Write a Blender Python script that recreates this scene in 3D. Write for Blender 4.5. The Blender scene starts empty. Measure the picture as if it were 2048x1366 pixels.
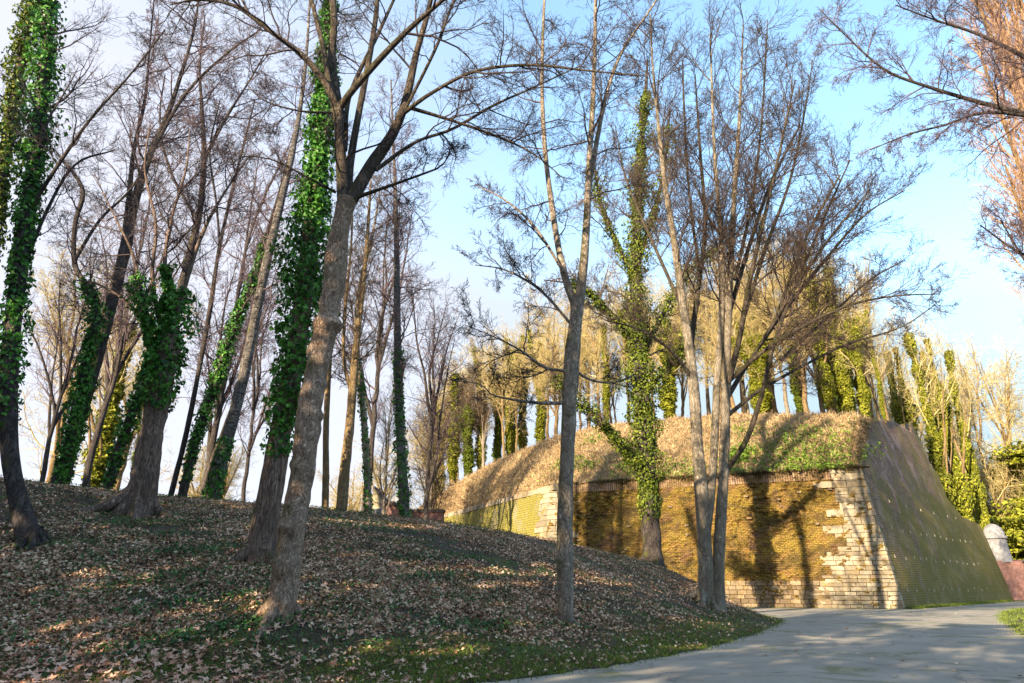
import bpy, bmesh, math, random
import numpy as np
from mathutils import Vector
from mathutils.geometry import tessellate_polygon
R = math.radians
S = bpy.context.scene
COL = S.collection

# ------------------------------------------------------------------ camera, sky, sun, exposure
F = 1365.0; CH = 1.4; PITCH = math.atan(489 / 1365.0)
cp, sp = math.cos(PITCH), math.sin(PITCH)
cam = bpy.data.cameras.new('camera'); cam.lens = 24.0; cam.sensor_width = 36.0
cam.clip_start = 0.1; cam.clip_end = 5000
co = bpy.data.objects.new('camera', cam); COL.objects.link(co)
co.location = (0, 0, CH); co.rotation_euler = (math.pi / 2 + PITCH, 0, 0)
S.camera = co
SUN_EL = 22.0
SUNV = np.array([-0.64, -0.768]); SUNV = SUNV / np.linalg.norm(SUNV)
az = math.atan2(SUNV[0], SUNV[1])               # compass style angle from +Y
w = bpy.data.worlds.new('World'); S.world = w; w.use_nodes = True
nt = w.node_tree; bg = nt.nodes['Background']
sky = nt.nodes.new('ShaderNodeTexSky'); sky.sky_type = 'NISHITA'; sky.sun_disc = False
sky.sun_elevation = R(SUN_EL); sky.sun_rotation = az
sky.air_density = 1.0; sky.dust_density = 0.8; sky.ozone_density = 1.0; sky.altitude = 50
# thin high cloud veil, thicker towards the horizon on the left
tc = nt.nodes.new('ShaderNodeTexCoord'); sx = nt.nodes.new('ShaderNodeSeparateXYZ')
nt.links.new(tc.outputs['Generated'], sx.inputs[0])
def wm(op, a, b=None, c=None):
    n = nt.nodes.new('ShaderNodeMath'); n.operation = op
    for i, v in enumerate((a, b, c)):
        if v is None: continue
        if isinstance(v, (int, float)): n.inputs[i].default_value = v
        else: nt.links.new(v, n.inputs[i])
    return n.outputs[0]
cn = nt.nodes.new('ShaderNodeTexNoise'); cn.inputs['Scale'].default_value = 2.2; cn.inputs['Detail'].default_value = 5
mp = nt.nodes.new('ShaderNodeMapping'); mp.inputs['Scale'].default_value = (1, 1, 3.5)
nt.links.new(tc.outputs['Generated'], mp.inputs[0]); nt.links.new(mp.outputs[0], cn.inputs['Vector'])
veil = wm('ADD', wm('MULTIPLY', sx.outputs['X'], -1.25), wm('MULTIPLY', sx.outputs['Z'], -0.75))
veil = wm('ADD', veil, wm('MULTIPLY', wm('SUBTRACT', cn.outputs[0], 0.5), 0.7))
veil = wm('ADD', veil, 0.72)
vc = nt.nodes.new('ShaderNodeClamp'); nt.links.new(veil, vc.inputs[0]); vc.inputs[1].default_value = 0.18; vc.inputs[2].default_value = 0.97
mx = nt.nodes.new('ShaderNodeMixRGB'); nt.links.new(vc.outputs[0], mx.inputs[0])
hs = nt.nodes.new('ShaderNodeHueSaturation'); hs.inputs['Saturation'].default_value = 1.1; hs.inputs['Value'].default_value = 1.05; hs.inputs['Hue'].default_value = .49
nt.links.new(sky.outputs[0], hs.inputs['Color']); nt.links.new(hs.outputs[0], mx.inputs[1])
hz_ = wm('MULTIPLY', wm('MAXIMUM', wm('SUBTRACT', 0.52, sx.outputs['Z']), 0.0), 4.0)
nt.links.new(wm('ADD', veil, hz_), vc.inputs[0])
cm = nt.nodes.new('ShaderNodeMixRGB'); cl = nt.nodes.new('ShaderNodeClamp'); nt.links.new(wm('ADD', wm('MULTIPLY', sx.outputs['X'], 1.4), 0.35), cl.inputs[0]); nt.links.new(cl.outputs[0], cm.inputs[0])
cm.inputs[1].default_value = (1.58, 1.62, 1.85, 1); cm.inputs[2].default_value = (1.05, 1.40, 1.64, 1); nt.links.new(cm.outputs[0], mx.inputs[2])
nt.links.new(mx.outputs[0], bg.inputs[0]); bg.inputs[1].default_value = 0.15
sl = bpy.data.lights.new('sun', 'SUN'); sl.energy = 3.75; sl.angle = R(0.5); sl.color = (1.0, 0.83, 0.58)
so = bpy.data.objects.new('sun', sl); COL.objects.link(so)
sd = Vector((SUNV[0] * math.cos(R(SUN_EL)), SUNV[1] * math.cos(R(SUN_EL)), math.sin(R(SUN_EL))))
so.rotation_euler = sd.to_track_quat('Z', 'Y').to_euler()
S.view_settings.view_transform = 'Standard'; S.view_settings.look = 'None'
S.view_settings.exposure = 1.98; S.view_settings.gamma = 1.0; S.view_settings.use_curve_mapping = False
S.cycles.max_bounces = 5; S.cycles.diffuse_bounces = 3; S.cycles.transparent_max_bounces = 4

def P(px, py, Y):
    """world point of a photograph pixel at distance Y, plus metres per pixel there"""
    x = (px - 1024) / F; y = (683 - py) / F
    ry = cp - y * sp; rz = sp + y * cp
    t = Y / ry
    return np.array([x * t, Y, CH + rz * t]), t / F

# ------------------------------------------------------------------ node helpers
class M:
    def __init__(s, name, rough=0.9):
        s.m = bpy.data.materials.new(name); s.m.use_nodes = True; s.t = s.m.node_tree
        s.b = s.t.nodes['Principled BSDF']; s.b.inputs['Roughness'].default_value = rough
        s.b.inputs['Specular IOR Level'].default_value = 0.25
        s.tc = s.t.nodes.new('ShaderNodeTexCoord')
    def n(s, kind): return s.t.nodes.new(kind)
    def l(s, a, b): s.t.links.new(a, b)
    def coord(s, kind='Object', scale=(1, 1, 1)):
        m = s.n('ShaderNodeMapping'); m.inputs['Scale'].default_value = scale
        s.l(s.tc.outputs[kind], m.inputs[0]); return m.outputs[0]
    def noise(s, scale, vec=None, detail=4, rough=0.6, dist=0.0):
        t = s.n('ShaderNodeTexNoise'); t.inputs['Scale'].default_value = scale; t.inputs['Detail'].default_value = detail
        t.inputs['Roughness'].default_value = rough; t.inputs['Distortion'].default_value = dist
        s.l(vec if vec is not None else s.coord(), t.inputs['Vector']); return t.outputs['Fac']
    def ramp(s, fac, stops, interp='LINEAR'):
        r = s.n('ShaderNodeValToRGB'); r.color_ramp.interpolation = interp
        e = r.color_ramp.elements
        while len(e) < len(stops): e.new(0.5)
        for i, (p, c) in enumerate(stops):
            e[i].position = p; e[i].color = (*c, 1) if isinstance(c, tuple) else (c, c, c, 1)
        s.l(fac, r.inputs[0]); return r.outputs[0]
    def mix(s, fac, a, b, mode='MIX'):
        x = s.n('ShaderNodeMixRGB'); x.blend_type = mode
        for i, v in enumerate((fac, a, b)):
            if isinstance(v, (int, float)): x.inputs[i].default_value = v
            elif isinstance(v, tuple): x.inputs[i].default_value = (*v, 1)
            else: s.l(v, x.inputs[i])
        return x.outputs[0]
    def math(s, op, a, b=0.0):
        x = s.n('ShaderNodeMath'); x.operation = op
        for i, v in enumerate((a, b)):
            if isinstance(v, (int, float)): x.inputs[i].default_value = v
            else: s.l(v, x.inputs[i])
        return x.outputs[0]
    def col(s, c):
        if isinstance(c, tuple): s.b.inputs['Base Color'].default_value = (*c, 1)
        else: s.l(c, s.b.inputs['Base Color'])
    def bump(s, h, strength=0.5, dist=0.05):
        b = s.n('ShaderNodeBump'); b.inputs['Strength'].default_value = strength; b.inputs['Distance'].default_value = dist
        s.l(h, b.inputs['Height']); s.l(b.outputs[0], s.b.inputs['Normal'])
    def island(s):
        g = s.n('ShaderNodeNewGeometry'); return g.outputs['Random Per Island']
    def normal_z(s):
        g = s.n('ShaderNodeNewGeometry'); x = s.n('ShaderNodeSeparateXYZ'); s.l(g.outputs['Normal'], x.inputs[0]); return x.outputs

def bark(name, c1, c2, c3, moss=0.35, mosscol=(.13, .13, .025), stretch=0.25, bands=False):
    a = M(name)
    v = a.coord('Object', (1, 1, stretch))
    n1 = a.noise(11, v, 8, .72, 1.6); n2 = a.noise(3.4, v, 4)
    c = a.ramp(n1, [(.34, c1), (.43, c2), (.58, c3)])
    c = a.mix(a.ramp(n2, [(.48, 0.0), (.64, 0.5)]), c, tuple(x * .62 for x in c2))
    ridge = a.math('ABSOLUTE', a.math('SUBTRACT', a.noise(5.5, v, 5, .7, 2.2), .5))
    c = a.mix(a.ramp(ridge, [(.0, .75), (.018, .3), (.035, 0.0)]), c, tuple(x * .7 for x in c1))
    pt = a.noise(1.6, a.coord('Object', (1, 1, .6)), 5, .75, .8)
    c = a.mix(a.ramp(pt, [(.52, 0.0), (.64, .45)]), c, tuple(x * .5 for x in c2))
    if bands:
        nb = a.noise(9, a.coord('Object', (.35, .35, 2.4)), 4, .6, .4)
        c = a.mix(a.ramp(nb, [(.52, 0.0), (.58, 0.9)]), c, (.045, .038, .035))
    if moss > 0:
        nx = a.normal_z()
        g = a.noise(1.7, None, 5, .7)
        g = a.math('ADD', g, a.math('MULTIPLY', nx[0], -0.10))
        g = a.math('ADD', g, a.math('MULTIPLY', nx[2], 0.12))
        c = a.mix(a.ramp(g, [(.72 - moss * .55, 0.0), (.86 - moss * .5, 0.85)]), c, mosscol)
    a.col(c)
    a.bump(a.math('ADD', a.math('ADD', n1, a.math('MULTIPLY', n2, .8)), a.math('MINIMUM', a.math('MULTIPLY', ridge, 6.0), .5)), 1.0, .07)
    return a.m
def twig(name, c1, c2):
    a = M(name); a.col(a.mix(a.island(), c1, c2)); return a.m
def leafm(name, cs, rough=.55, trans=0.25):
    a = M(name, rough)
    n = a.noise(.9, None, 3)
    f = a.math('ADD', a.math('MULTIPLY', a.island(), .75), a.math('MULTIPLY', a.math('SUBTRACT', n, .4), .6))
    k = len(cs) - 1
    c = a.ramp(f, [(i / k, x) for i, x in enumerate(cs)])
    a.col(c)
    if trans:
        tr = a.n('ShaderNodeBsdfTranslucent'); a.l(c, tr.inputs[0])
        ms = a.n('ShaderNodeMixShader'); ms.inputs[0].default_value = trans
        out = a.t.nodes['Material Output']
        a.l(a.b.outputs[0], ms.inputs[1]); a.l(tr.outputs[0], ms.inputs[2]); a.l(ms.outputs[0], out.inputs[0])
    return a.m

MAT = dict(
    plane=bark('plane_bark', (.12, .06, .035), (.48, .31, .21), (.76, .56, .41), .32, stretch=.6),
    grey=bark('grey_bark', (.12, .085, .06), (.42, .32, .235), (.66, .53, .41), .30, stretch=.5),
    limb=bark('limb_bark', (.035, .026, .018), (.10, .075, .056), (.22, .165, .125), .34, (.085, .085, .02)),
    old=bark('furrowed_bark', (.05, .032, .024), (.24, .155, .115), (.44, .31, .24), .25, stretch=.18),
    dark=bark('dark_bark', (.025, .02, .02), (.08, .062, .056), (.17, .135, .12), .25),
    orange=bark('lichen_bark', (.10, .065, .03), (.30, .19, .09), (.46, .33, .18), .25, (.26, .17, .02)),
    birch=bark('birch_bark', (.09, .075, .065), (.20, .17, .15), (.40, .35, .31), .22, bands=True),
    cream=bark('sycamore_bark', (.12, .09, .06), (.33, .26, .185), (.50, .42, .32), .22, (.16, .13, .03)),
    twig=twig('dark_twigs', (.035, .026, .030), (.085, .062, .062)),
    twigv=twig('violet_twigs', (.075, .050, .060), (.17, .115, .12)),
    twigb=twig('brown_twigs', (.07, .05, .035), (.16, .11, .07)),
    twigm=twig('brown_grey_twigs', (.035, .026, .026), (.11, .075, .058)),
    twigg=twig('golden_twigs', (.34, .26, .11), (.62, .51, .24)),
    twigp=twig('pink_twigs', (.30, .17, .11), (.52, .33, .20)),
    ivy=leafm('ivy_leaves', [(.012, .05, .010), (.045, .15, .018), (.10, .28, .035), (.20, .42, .08)], .42, .2),
    ivyg=leafm('creeping_ivy_leaves', [(.008, .026, .008), (.024, .075, .016), (.055, .15, .028), (.11, .25, .05)], .45, .1),
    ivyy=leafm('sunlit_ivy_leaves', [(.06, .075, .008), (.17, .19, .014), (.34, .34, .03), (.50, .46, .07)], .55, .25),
    ivyo=leafm('olive_ivy_leaves', [(.025, .045, .006), (.08, .12, .01), (.18, .22, .02), (.32, .33, .05)], .5, .2),
    dead=leafm('dead_leaves', [(.06, .03, .015), (.34, .185, .105), (.74, .51, .35), (.98, .83, .66)], .8, .1),
    pinkleaf=leafm('plane_leaves', [(.34, .14, .08), (.58, .30, .20), (.74, .47, .34), (.66, .44, .28)], .8, .1),
    grassb=leafm('grass_blades', [(.04, .07, .008), (.10, .18, .015), (.20, .32, .03), (.34, .42, .06)], .6, .2),
    verge=leafm('verge_grass', [(.04, .06, .01), (.11, .15, .02), (.20, .26, .035), (.34, .38, .09)], .6, .2),
    straw2=leafm('withered_grass', [(.03, .02, .01), (.10, .07, .03), (.22, .17, .06), (.34, .26, .11)], .8, .1),
    straw=leafm('dry_grass', [(.26, .16, .08), (.48, .33, .17), (.66, .49, .28), (.76, .60, .36)], .8, .15),
)

# ------------------------------------------------------------------ object helpers
def tag(o, label=None, cat=None, group=None, kind=None):
    if label: o['label'] = label
    if cat: o['category'] = cat
    if group: o['group'] = group
    if kind: o['kind'] = kind
    return o
def empty(name, loc, label, cat, group=None):
    o = bpy.data.objects.new(name, None); COL.objects.link(o); o.location = loc; o.empty_display_size = .3
    return tag(o, label, cat, group)
def mesh_obj(name, V, faces, mat, parent=None, smooth=True, uv=None):
    """faces: list of int arrays shaped (n,k), any k mixed"""
    V = np.asarray(V, dtype=np.float32).reshape(-1, 3)
    if parent is not None: V = V - np.array(parent.location, dtype=np.float32)
    me = bpy.data.meshes.new(name)
    faces = [np.asarray(f, dtype=np.int32) for f in faces if len(f)]
    nl = sum(f.size for f in faces); nf = sum(f.shape[0] for f in faces)
    me.vertices.add(len(V)); me.vertices.foreach_set('co', V.ravel())
    me.loops.add(nl); me.polygons.add(nf)
    me.loops.foreach_set('vertex_index', np.concatenate([f.ravel() for f in faces]))
    tot = np.concatenate([np.full(f.shape[0], f.shape[1], dtype=np.int32) for f in faces])
    st = np.concatenate([[0], np.cumsum(tot)[:-1]]).astype(np.int32)
    me.polygons.foreach_set('loop_start', st); me.polygons.foreach_set('loop_total', tot)
    me.polygons.foreach_set('use_smooth', np.full(nf, smooth, dtype=bool))
    me.update(calc_edges=True)
    if uv is not None:
        ul = me.uv_layers.new(name='UVMap')
        li = np.concatenate([f.ravel() for f in faces])
        ul.data.foreach_set('uv', np.asarray(uv, dtype=np.float32)[li].ravel())
    me.materials.append(mat)
    o = bpy.data.objects.new(name, me); COL.objects.link(o)
    if parent is not None: o.parent = parent
    return o
def join(parts):
    """parts: list of (V, [faces]) -> V, faces by size"""
    Vs = []; Fs = []; off = 0
    for V, fs in parts:
        V = np.asarray(V).reshape(-1, 3); Vs.append(V)
        Fs += [np.asarray(f) + off for f in fs if len(f)]; off += len(V)
    return np.concatenate(Vs), Fs
def nrm(a): return a / np.maximum(np.linalg.norm(a, axis=-1, keepdims=True), 1e-9)

def tubes(pts, rad, s):
    """pts (N,K,3) rad (N,K) -> V, quads"""
    N, K, _ = pts.shape
    tan = nrm(np.gradient(pts, axis=1))
    mean = nrm(pts[:, -1] - pts[:, 0])
    ref = np.where(np.abs(mean[:, 2:3]) > .8, np.array([[1., 0, 0]]), np.array([[0., 0, 1.]]))[:, None, :]
    u = nrm(np.cross(tan, np.broadcast_to(ref, tan.shape))); v = np.cross(tan, u)
    a = np.arange(s) * 2 * math.pi / s
    ring = u[:, :, None, :] * np.cos(a)[None, None, :, None] + v[:, :, None, :] * np.sin(a)[None, None, :, None]
    V = pts[:, :, None, :] + ring * rad[:, :, None, None]
    idx = np.arange(N * K * s).reshape(N, K, s)
    q = np.stack([idx[:, :-1, :], np.roll(idx, -1, 2)[:, :-1, :], np.roll(idx, -1, 2)[:, 1:, :], idx[:, 1:, :]], -1).reshape(-1, 4)
    return V.reshape(-1, 3), [q], ring
def grow(rng, P0, D0, L, R0, K, wander, up, tip=.25):
    N = len(P0); pts = np.zeros((N, K + 1, 3)); pts[:, 0] = P0; D = nrm(D0).copy(); p = P0.copy()
    for j in range(K):
        D = nrm(D + rng.normal(0, wander, (N, 3)) + np.array([0, 0, up]))
        p = p + D * (L / K)[:, None]; pts[:, j + 1] = p
    rad = R0[:, None] * np.linspace(1, tip, K + 1)[None]
    return pts, rad
def spawn(rng, pts, rad, n, t0, t1, ang, angj=10, side=None):
    """n children per branch, evenly spread with jitter; returns start, dir, radius, t, parent index"""
    N, K, _ = pts.shape; K -= 1
    t = (np.arange(n)[None] + rng.uniform(0, 1, (N, n))) / n * (t1 - t0) + t0
    t = t.ravel(); par = np.repeat(np.arange(N), n)
    f = np.clip(t * K, 0, K - 1e-4); i = f.astype(int); fr = (f - i)[:, None]
    A = pts[par, i]; B = pts[par, i + 1]
    st = A * (1 - fr) + B * fr; tan = nrm(B - A)
    r = rad[par, i] * (1 - fr[:, 0]) + rad[par, i + 1] * fr[:, 0]
    ref = rng.normal(0, 1, st.shape); perp = nrm(np.cross(tan, ref))
    a = np.radians(ang + rng.normal(0, angj, len(t)))[:, None]
    d = tan * np.cos(a) + perp * np.sin(a)
    return st, d, r, t, par
def seglen(pts): return np.linalg.norm(np.diff(pts, axis=1), axis=2).sum(1)

def branchify(rng, batch, levels, up=.06, minr=.004, wander=.16, thick=.014):
    """batch (pts,rad,t0,nkids,length,ang); levels list of (kids, ratio, ang, segs) after level 1"""
    out = []
    for (pts, rad, L, spec) in batch:
        st, d, r, t, par = spawn(rng, pts, rad, spec['n'], spec.get('t0', .3), spec.get('t1', .98), spec.get('ang', 50))
        ll = L * rng.uniform(.65, 1.2, len(t)) * (1 - .5 * (t - spec.get('t0', .3)))
        if 'bias' in spec: d = nrm(d + np.array(spec['bias']) * rng.uniform(.4, 1, (len(t), 1)))
        r1 = np.clip(np.minimum(r * .75, ll * thick), minr * 1.6, None)
        out.append(grow(rng, st, d, ll, r1, 7, wander, spec.get('up', up)))
    if not out: return []
    pts = np.concatenate([o[0] for o in out]); rad = np.concatenate([o[1] for o in out])
    res = [(pts, rad, 5)]
    for (k, ratio, ang, segs) in levels:
        pl = seglen(pts)
        st, d, r, t, par = spawn(rng, pts, rad, k, .12, 1.0, ang)
        ll = pl[par] * ratio * rng.uniform(.5, 1.25, len(t)) * (1.15 - .6 * t)
        r1 = np.clip(np.minimum(r * .7, ll * .012), minr, None)
        pts, rad = grow(rng, st, d, ll, r1, segs, wander * 1.15, up * .8, .5)
        res.append((pts, rad, 3))
    return res
def crown_mesh(name, res, mat, parent):
    V, Fs = join([tubes(p, r, s)[:2] for p, r, s in res])
    return mesh_obj(name, V, Fs, mat, parent)

def catmull(pts, n):
    pts = np.asarray(pts, float)
    p = np.concatenate([[2 * pts[0] - pts[1]], pts, [2 * pts[-1] - pts[-2]]])
    seg = np.concatenate([[0], np.cumsum(np.linalg.norm(np.diff(pts[:, :3], axis=0), axis=1))])
    tt = np.linspace(0, seg[-1], n); out = []
    for t in tt:
        i = min(np.searchsorted(seg, t, side='right') - 1, len(pts) - 2)
        u = (t - seg[i]) / max(seg[i + 1] - seg[i], 1e-6)
        a, b, c, d = p[i], p[i + 1], p[i + 2], p[i + 3]
        out.append(.5 * ((2 * b) + (-a + c) * u + (2 * a - 5 * b + 4 * c - d) * u * u + (-a + 3 * b - 3 * c + d) * u ** 3))
    return np.array(out)
def guide(px, Y, step=.22):
    """px list of (x, y, width[, dY]) -> smooth polyline with radii"""
    rows = []
    px = [tuple(g) + (0.0,) * (4 - len(g)) for g in px]
    if px[-1][2] > 4 and (px[-1][1] < 40 or px[-1][0] > 2045):                      # carry boughs on past the top of the picture until they taper out
        a, b = px[-2], px[-1]; l_ = math.hypot(b[0] - a[0], b[1] - a[1]); ux, uy = (b[0] - a[0]) / l_, (b[1] - a[1]) / l_
        n_ = max(2, int(b[2] / 5))
        for k in range(1, n_ + 1):
            px.append((b[0] + ux * 75 * k + 14 * math.sin(k * 2.1 + b[0]), b[1] + uy * 75 * k, b[2] * (1 - k / n_) + 1.5, b[3] + .15 * k))
    for g in px:
        d = g[3] if len(g) > 3 else 0.0
        q, mpp = P(g[0], g[1], Y + d)
        rows.append([*q, g[2] / 2 * mpp * .90])
    rows = np.array(rows)
    L = np.linalg.norm(np.diff(rows[:, :3], axis=0), axis=1).sum()
    n = int(np.clip(L / step, 6, 400))
    c = catmull(rows, n)
    return c[:, :3], np.maximum(c[:, 3], .004)
def hashn(p, f, seed):
    """cheap smooth noise from sines"""
    r = np.random.default_rng(seed); v = 0
    for k in range(5):
        d = nrm(r.normal(0, 1, 3)) * f * (1.6 ** k) * r.uniform(.7, 1.3)
        v = v + np.sin(p @ d + r.uniform(0, 6.28)) / (1.45 ** k)
    return v / 2.2
def vnoise(p, seed=0):
    i = np.floor(p).astype(np.int64); f = p - i; f = f * f * (3 - 2 * f)
    def hsh(a):
        h = (a[:, 0] * 374761393 + a[:, 1] * 668265263 + a[:, 2] * 2147483647 + seed * 1274126177) & 0xffffffff
        h = ((h ^ (h >> 13)) * 1274126177) & 0xffffffff; return ((h ^ (h >> 16)) & 0xffff) / 65535.
    v = 0
    for dx in (0, 1):
        for dy in (0, 1):
            for dz in (0, 1):
                w_ = (f[:, 0] if dx else 1 - f[:, 0]) * (f[:, 1] if dy else 1 - f[:, 1]) * (f[:, 2] if dz else 1 - f[:, 2])
                v = v + w_ * hsh(i + np.array([dx, dy, dz]))
    return v
def trunk_tube(pts, rad, s, seed, lump=.10, flare=0.0, flare_h=.6, burls=()):
    V, q, ring = tubes(pts[None], rad[None], s)
    ang = np.arange(s) * 2 * math.pi / s
    h = np.concatenate([[0], np.cumsum(np.linalg.norm(np.diff(pts, axis=0), axis=1))])
    k = 1 + lump * hashn(V, 2.6, seed).reshape(len(pts), s) + lump * .5 * hashn(V, 9, seed + 1).reshape(len(pts), s)
    if flare:
        rr = np.random.default_rng(seed + 5)
        lob = 1 + .5 * np.sin(ang * 5 + rr.uniform(0, 6)) + .35 * np.sin(ang * 3 + rr.uniform(0, 6))
        k = k + flare * np.exp(-h / flare_h)[:, None] * lob[None]
    for (hb, amt, wid, a0) in burls:
        da = (ang - a0 + math.pi) % (2 * math.pi) - math.pi
        g1 = np.exp(-((h - hb) / wid) ** 2)[:, None]; g2 = np.exp(-(da / .75) ** 2)[None]
        k = k + amt * g1 * (.22 + g2) - amt * .55 * np.exp(-((h - hb) / (wid * .35)) ** 2)[:, None] * np.exp(-(da / .28) ** 2)[None]
    V = pts[:, None, :] + ring[0] * (rad[:, None] * k)[:, :, None]
    return V.reshape(-1, 3), q

# ------------------------------------------------------------------ leaves
def leaf_mesh(C, Nn, size, rng, hang=.0, kind='kite', aspect=.85):
    N = len(C); up = rng.normal(0, 1, (N, 3)); up[:, 2] -= hang
    t = nrm(np.cross(np.cross(Nn, up), Nn)); b = np.cross(Nn, t); s = size[:, None]
    if kind == 'kite':
        fold = rng.uniform(.05, .35, (N, 1))
        V = np.stack([C - t * s * .5, C + b * s * aspect * .5 + Nn * s * fold - t * s * .12, C + t * s * .6, C - b * s * aspect * .5 + Nn * s * fold - t * s * .12], 1)
        i = np.arange(N)[:, None] * 4
        return V.reshape(-1, 3), [np.concatenate([i + [[0, 1, 2]], i + [[0, 2, 3]]])]
    # lobed leaf: centre + ring of 10
    rr = np.array([.30, .62, .34, .85, .40, 1.0, .40, .85, .34, .62]); aa = np.radians(np.array([0, 50, 75, 105, 140, 180, 220, 255, 285, 310]))
    curl = rng.uniform(-.1, .4, (N, 1, 1))
    x = (rr * np.cos(aa))[None, :, None]; y = (rr * np.sin(aa))[None, :, None]
    V = C[:, None] - t[:, None] * x * s[:, None] * .6 + b[:, None] * y * s[:, None] * .6 + Nn[:, None] * ((x * x + y * y) * curl + rng.normal(0, .06, (N, 10, 1))) * s[:, None] * .6
    V = np.concatenate([C[:, None], V], 1)
    i = np.arange(N)[:, None] * 11; fs = []
    for k in range(10): fs.append(i + [[0, k + 1, (k + 1) % 10 + 1]])
    return V.reshape(-1, 3), [np.concatenate(fs)]
def ivy_on(pts, rad, rng, n, size, t0=0., t1=1., out=(.05, .3), lump=.8, hang=1.5, env=None, seed=3, lf=1.9):
    """ivy leaves round a polyline; env(t)-> extra thickness"""
    K = len(pts) - 1
    t = rng.uniform(t0, t1, n); f = np.clip(t * K, 0, K - 1e-3); i = f.astype(int); fr = (f - i)[:, None]
    c = pts[i] * (1 - fr) + pts[i + 1] * fr; r = rad[i]
    tan = nrm(pts[i + 1] - pts[i]); d = nrm(np.cross(tan, rng.normal(0, 1, (n, 3))))
    q = c + d * r[:, None]
    lum = np.clip(.55 + lump * hashn(q, lf, seed) + .3 * hashn(q, 5, seed + 1), .08, 2)
    e = env((t - t0) / max(t1 - t0, 1e-6)) if env is not None else 1.0
    o = out[0] + (out[1] - out[0]) * rng.uniform(0, 1, n) ** .8 * lum * e * (.35 + .65 * sstep(0, .15, (t - t0) / (t1 - t0)))
    C = q + d * o[:, None] + rng.normal(0, .03, (n, 3))
    keep = rng.uniform(0, 1, n) < .25 + .75 * sstep(0, .10, (t - t0) / (t1 - t0) + .035 * hashn(q, 4, seed + 9)); C = C[keep]; d = d[keep]; n = len(C); size = size
    Nn = nrm(d + rng.normal(0, .55, (n, 3)) + np.array([0, 0, .35]))
    return leaf_mesh(C, Nn, size * rng.uniform(.4, 1.45, n), rng, hang)

# ------------------------------------------------------------------ terrain
ctrl = np.array([
 (-40, 8, .2), (-30, 8.5, .2), (-20, 10, .1), (-12, 10.6, .05), (-8, 11, .03), (-4, 11.4, .03), (-.5, 11.7, .03), (1.5, 13.8, .03), (4.2, 17.5, .03), (7.0, 22.7, .03),
 (10.7, 30, .03), (11.6, 33, .03), (12, 36, 0), (11, 41, 0),
 (-4.4, 14, .79), (1.3, 17.5, .62), (-11.5, 17, 2.4), (-11.8, 22, 3.5), (-6.2, 18, 2.05), (7.5, 28, .72), (4.2, 24, 1.25), (-8.5, 13.5, .75), (-2, 20, 1.9), (-14, 13.5, 1.0),
 (-16.3, 22, 4.45), (-20, 21, 4.6), (-14.5, 26, 4.7), (-10.5, 28, 4.56), (-4.1, 33, 4.2), (1.93, 36, 3.48), (7.9, 37, 2.15), (9.4, 36, 1.45), (10.9, 35, .42), (5, 36.5, 2.9),
 (-22, 32, 4.0), (-15, 38, 3.8), (-8, 44, 3.4), (0, 46, 2.2), (6, 45, 1.1), (-30, 28, 4.5), (-20, 60, 3), (-35, 60, 3), (-45, 40, 4), (0, 56, .6), (10, 49, 0), (15, 46, 0), (-12, 75, 3), (-18, 90, 3),
 (30, 30, 0), (20, 20, 0), (15, 10, 0), (0, 0, 0), (-10, 0, 0), (-30, 0, 0), (40, 50, 0), (55, 90, 0), (-60, 100, 3), (0, 120, 3), (60, 0, 0), (0, -40, 0), (-60, 0, .2), (-60, -40, 0), (60, -40, 0), (70, 60, 0)], float)
def tps_fit(c):
    X = c[:, :2]; d = np.linalg.norm(X[:, None] - X[None], axis=2); K = np.where(d > 0, d * d * np.log(d + 1e-12), 0)
    n = len(c); Pm = np.hstack([np.ones((n, 1)), X]); A = np.zeros((n + 3, n + 3)); A[:n, :n] = K + np.eye(n) * .5; A[:n, n:] = Pm; A[n:, :n] = Pm.T
    return np.linalg.solve(A, np.concatenate([c[:, 2], np.zeros(3)]))
TW = tps_fit(ctrl)
foot = [(-.5, 11.6), (1.6, 13.7), (4.4, 17.4), (7.2, 22.5), (9.3, 26.6), (10.9, 30), (11.9, 33), (12.4, 36), (11.4, 42), (9, 49)]
C0 = np.array([25.3, 47.4, 0.]); dL = np.array([-.924, .381, 0]); nL = np.array([-.381, -.924, 0]); dR = np.array([.69, .724, 0]); nR = np.array([.724, -.69, 0])
road_poly = [(-14, -14), (-9, 0), (-5.2, 6.5), (-3, 9.4)] + foot + [(8, 54.0)] + [tuple((C0 + dL * .5 + nL * .25)[:2]), tuple((C0 + dR * .5 + nR * .5)[:2]), tuple((C0 + dR * 34 + nR * .9)[:2])] \
    + [(60, 80), (63, 77), (44, 58), (32.5, 47), (27.8, 41.5), (22, 33), (15.5, 22.5), (11, 10), (9, 0), (8, -14)]
rp = []
rr_ = np.random.default_rng(4)
for i in range(len(road_poly)):
    a = np.array(road_poly[i]); b = np.array(road_poly[(i + 1) % len(road_poly)]); n = max(1, int(np.linalg.norm(b - a) / .5))
    for k in range(n):
        q = a + (b - a) * k / n
        wob = .06 if 3 < i < 14 or i > 17 else .02
        rp.append(q + rr_.normal(0, wob, 2))
rp = np.array(rp)
def inpoly(x, y, poly):
    c = np.zeros(x.shape, bool); n = len(poly); j = n - 1
    for i in range(n):
        xi, yi = poly[i]; xj, yj = poly[j]
        with np.errstate(divide='ignore', invalid='ignore'):
            cond = ((yi > y) != (yj > y)) & (x < (xj - xi) * (y - yi) / (yj - yi + 1e-12) + xi)
        c ^= cond; j = i
    return c
def sstep(a, b, x): t = np.clip((x - a) / (b - a), 0, 1); return t * t * (3 - 2 * t)
PV = np.array([SUNV[1], -SUNV[0]])               # across the sun's direction
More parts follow.
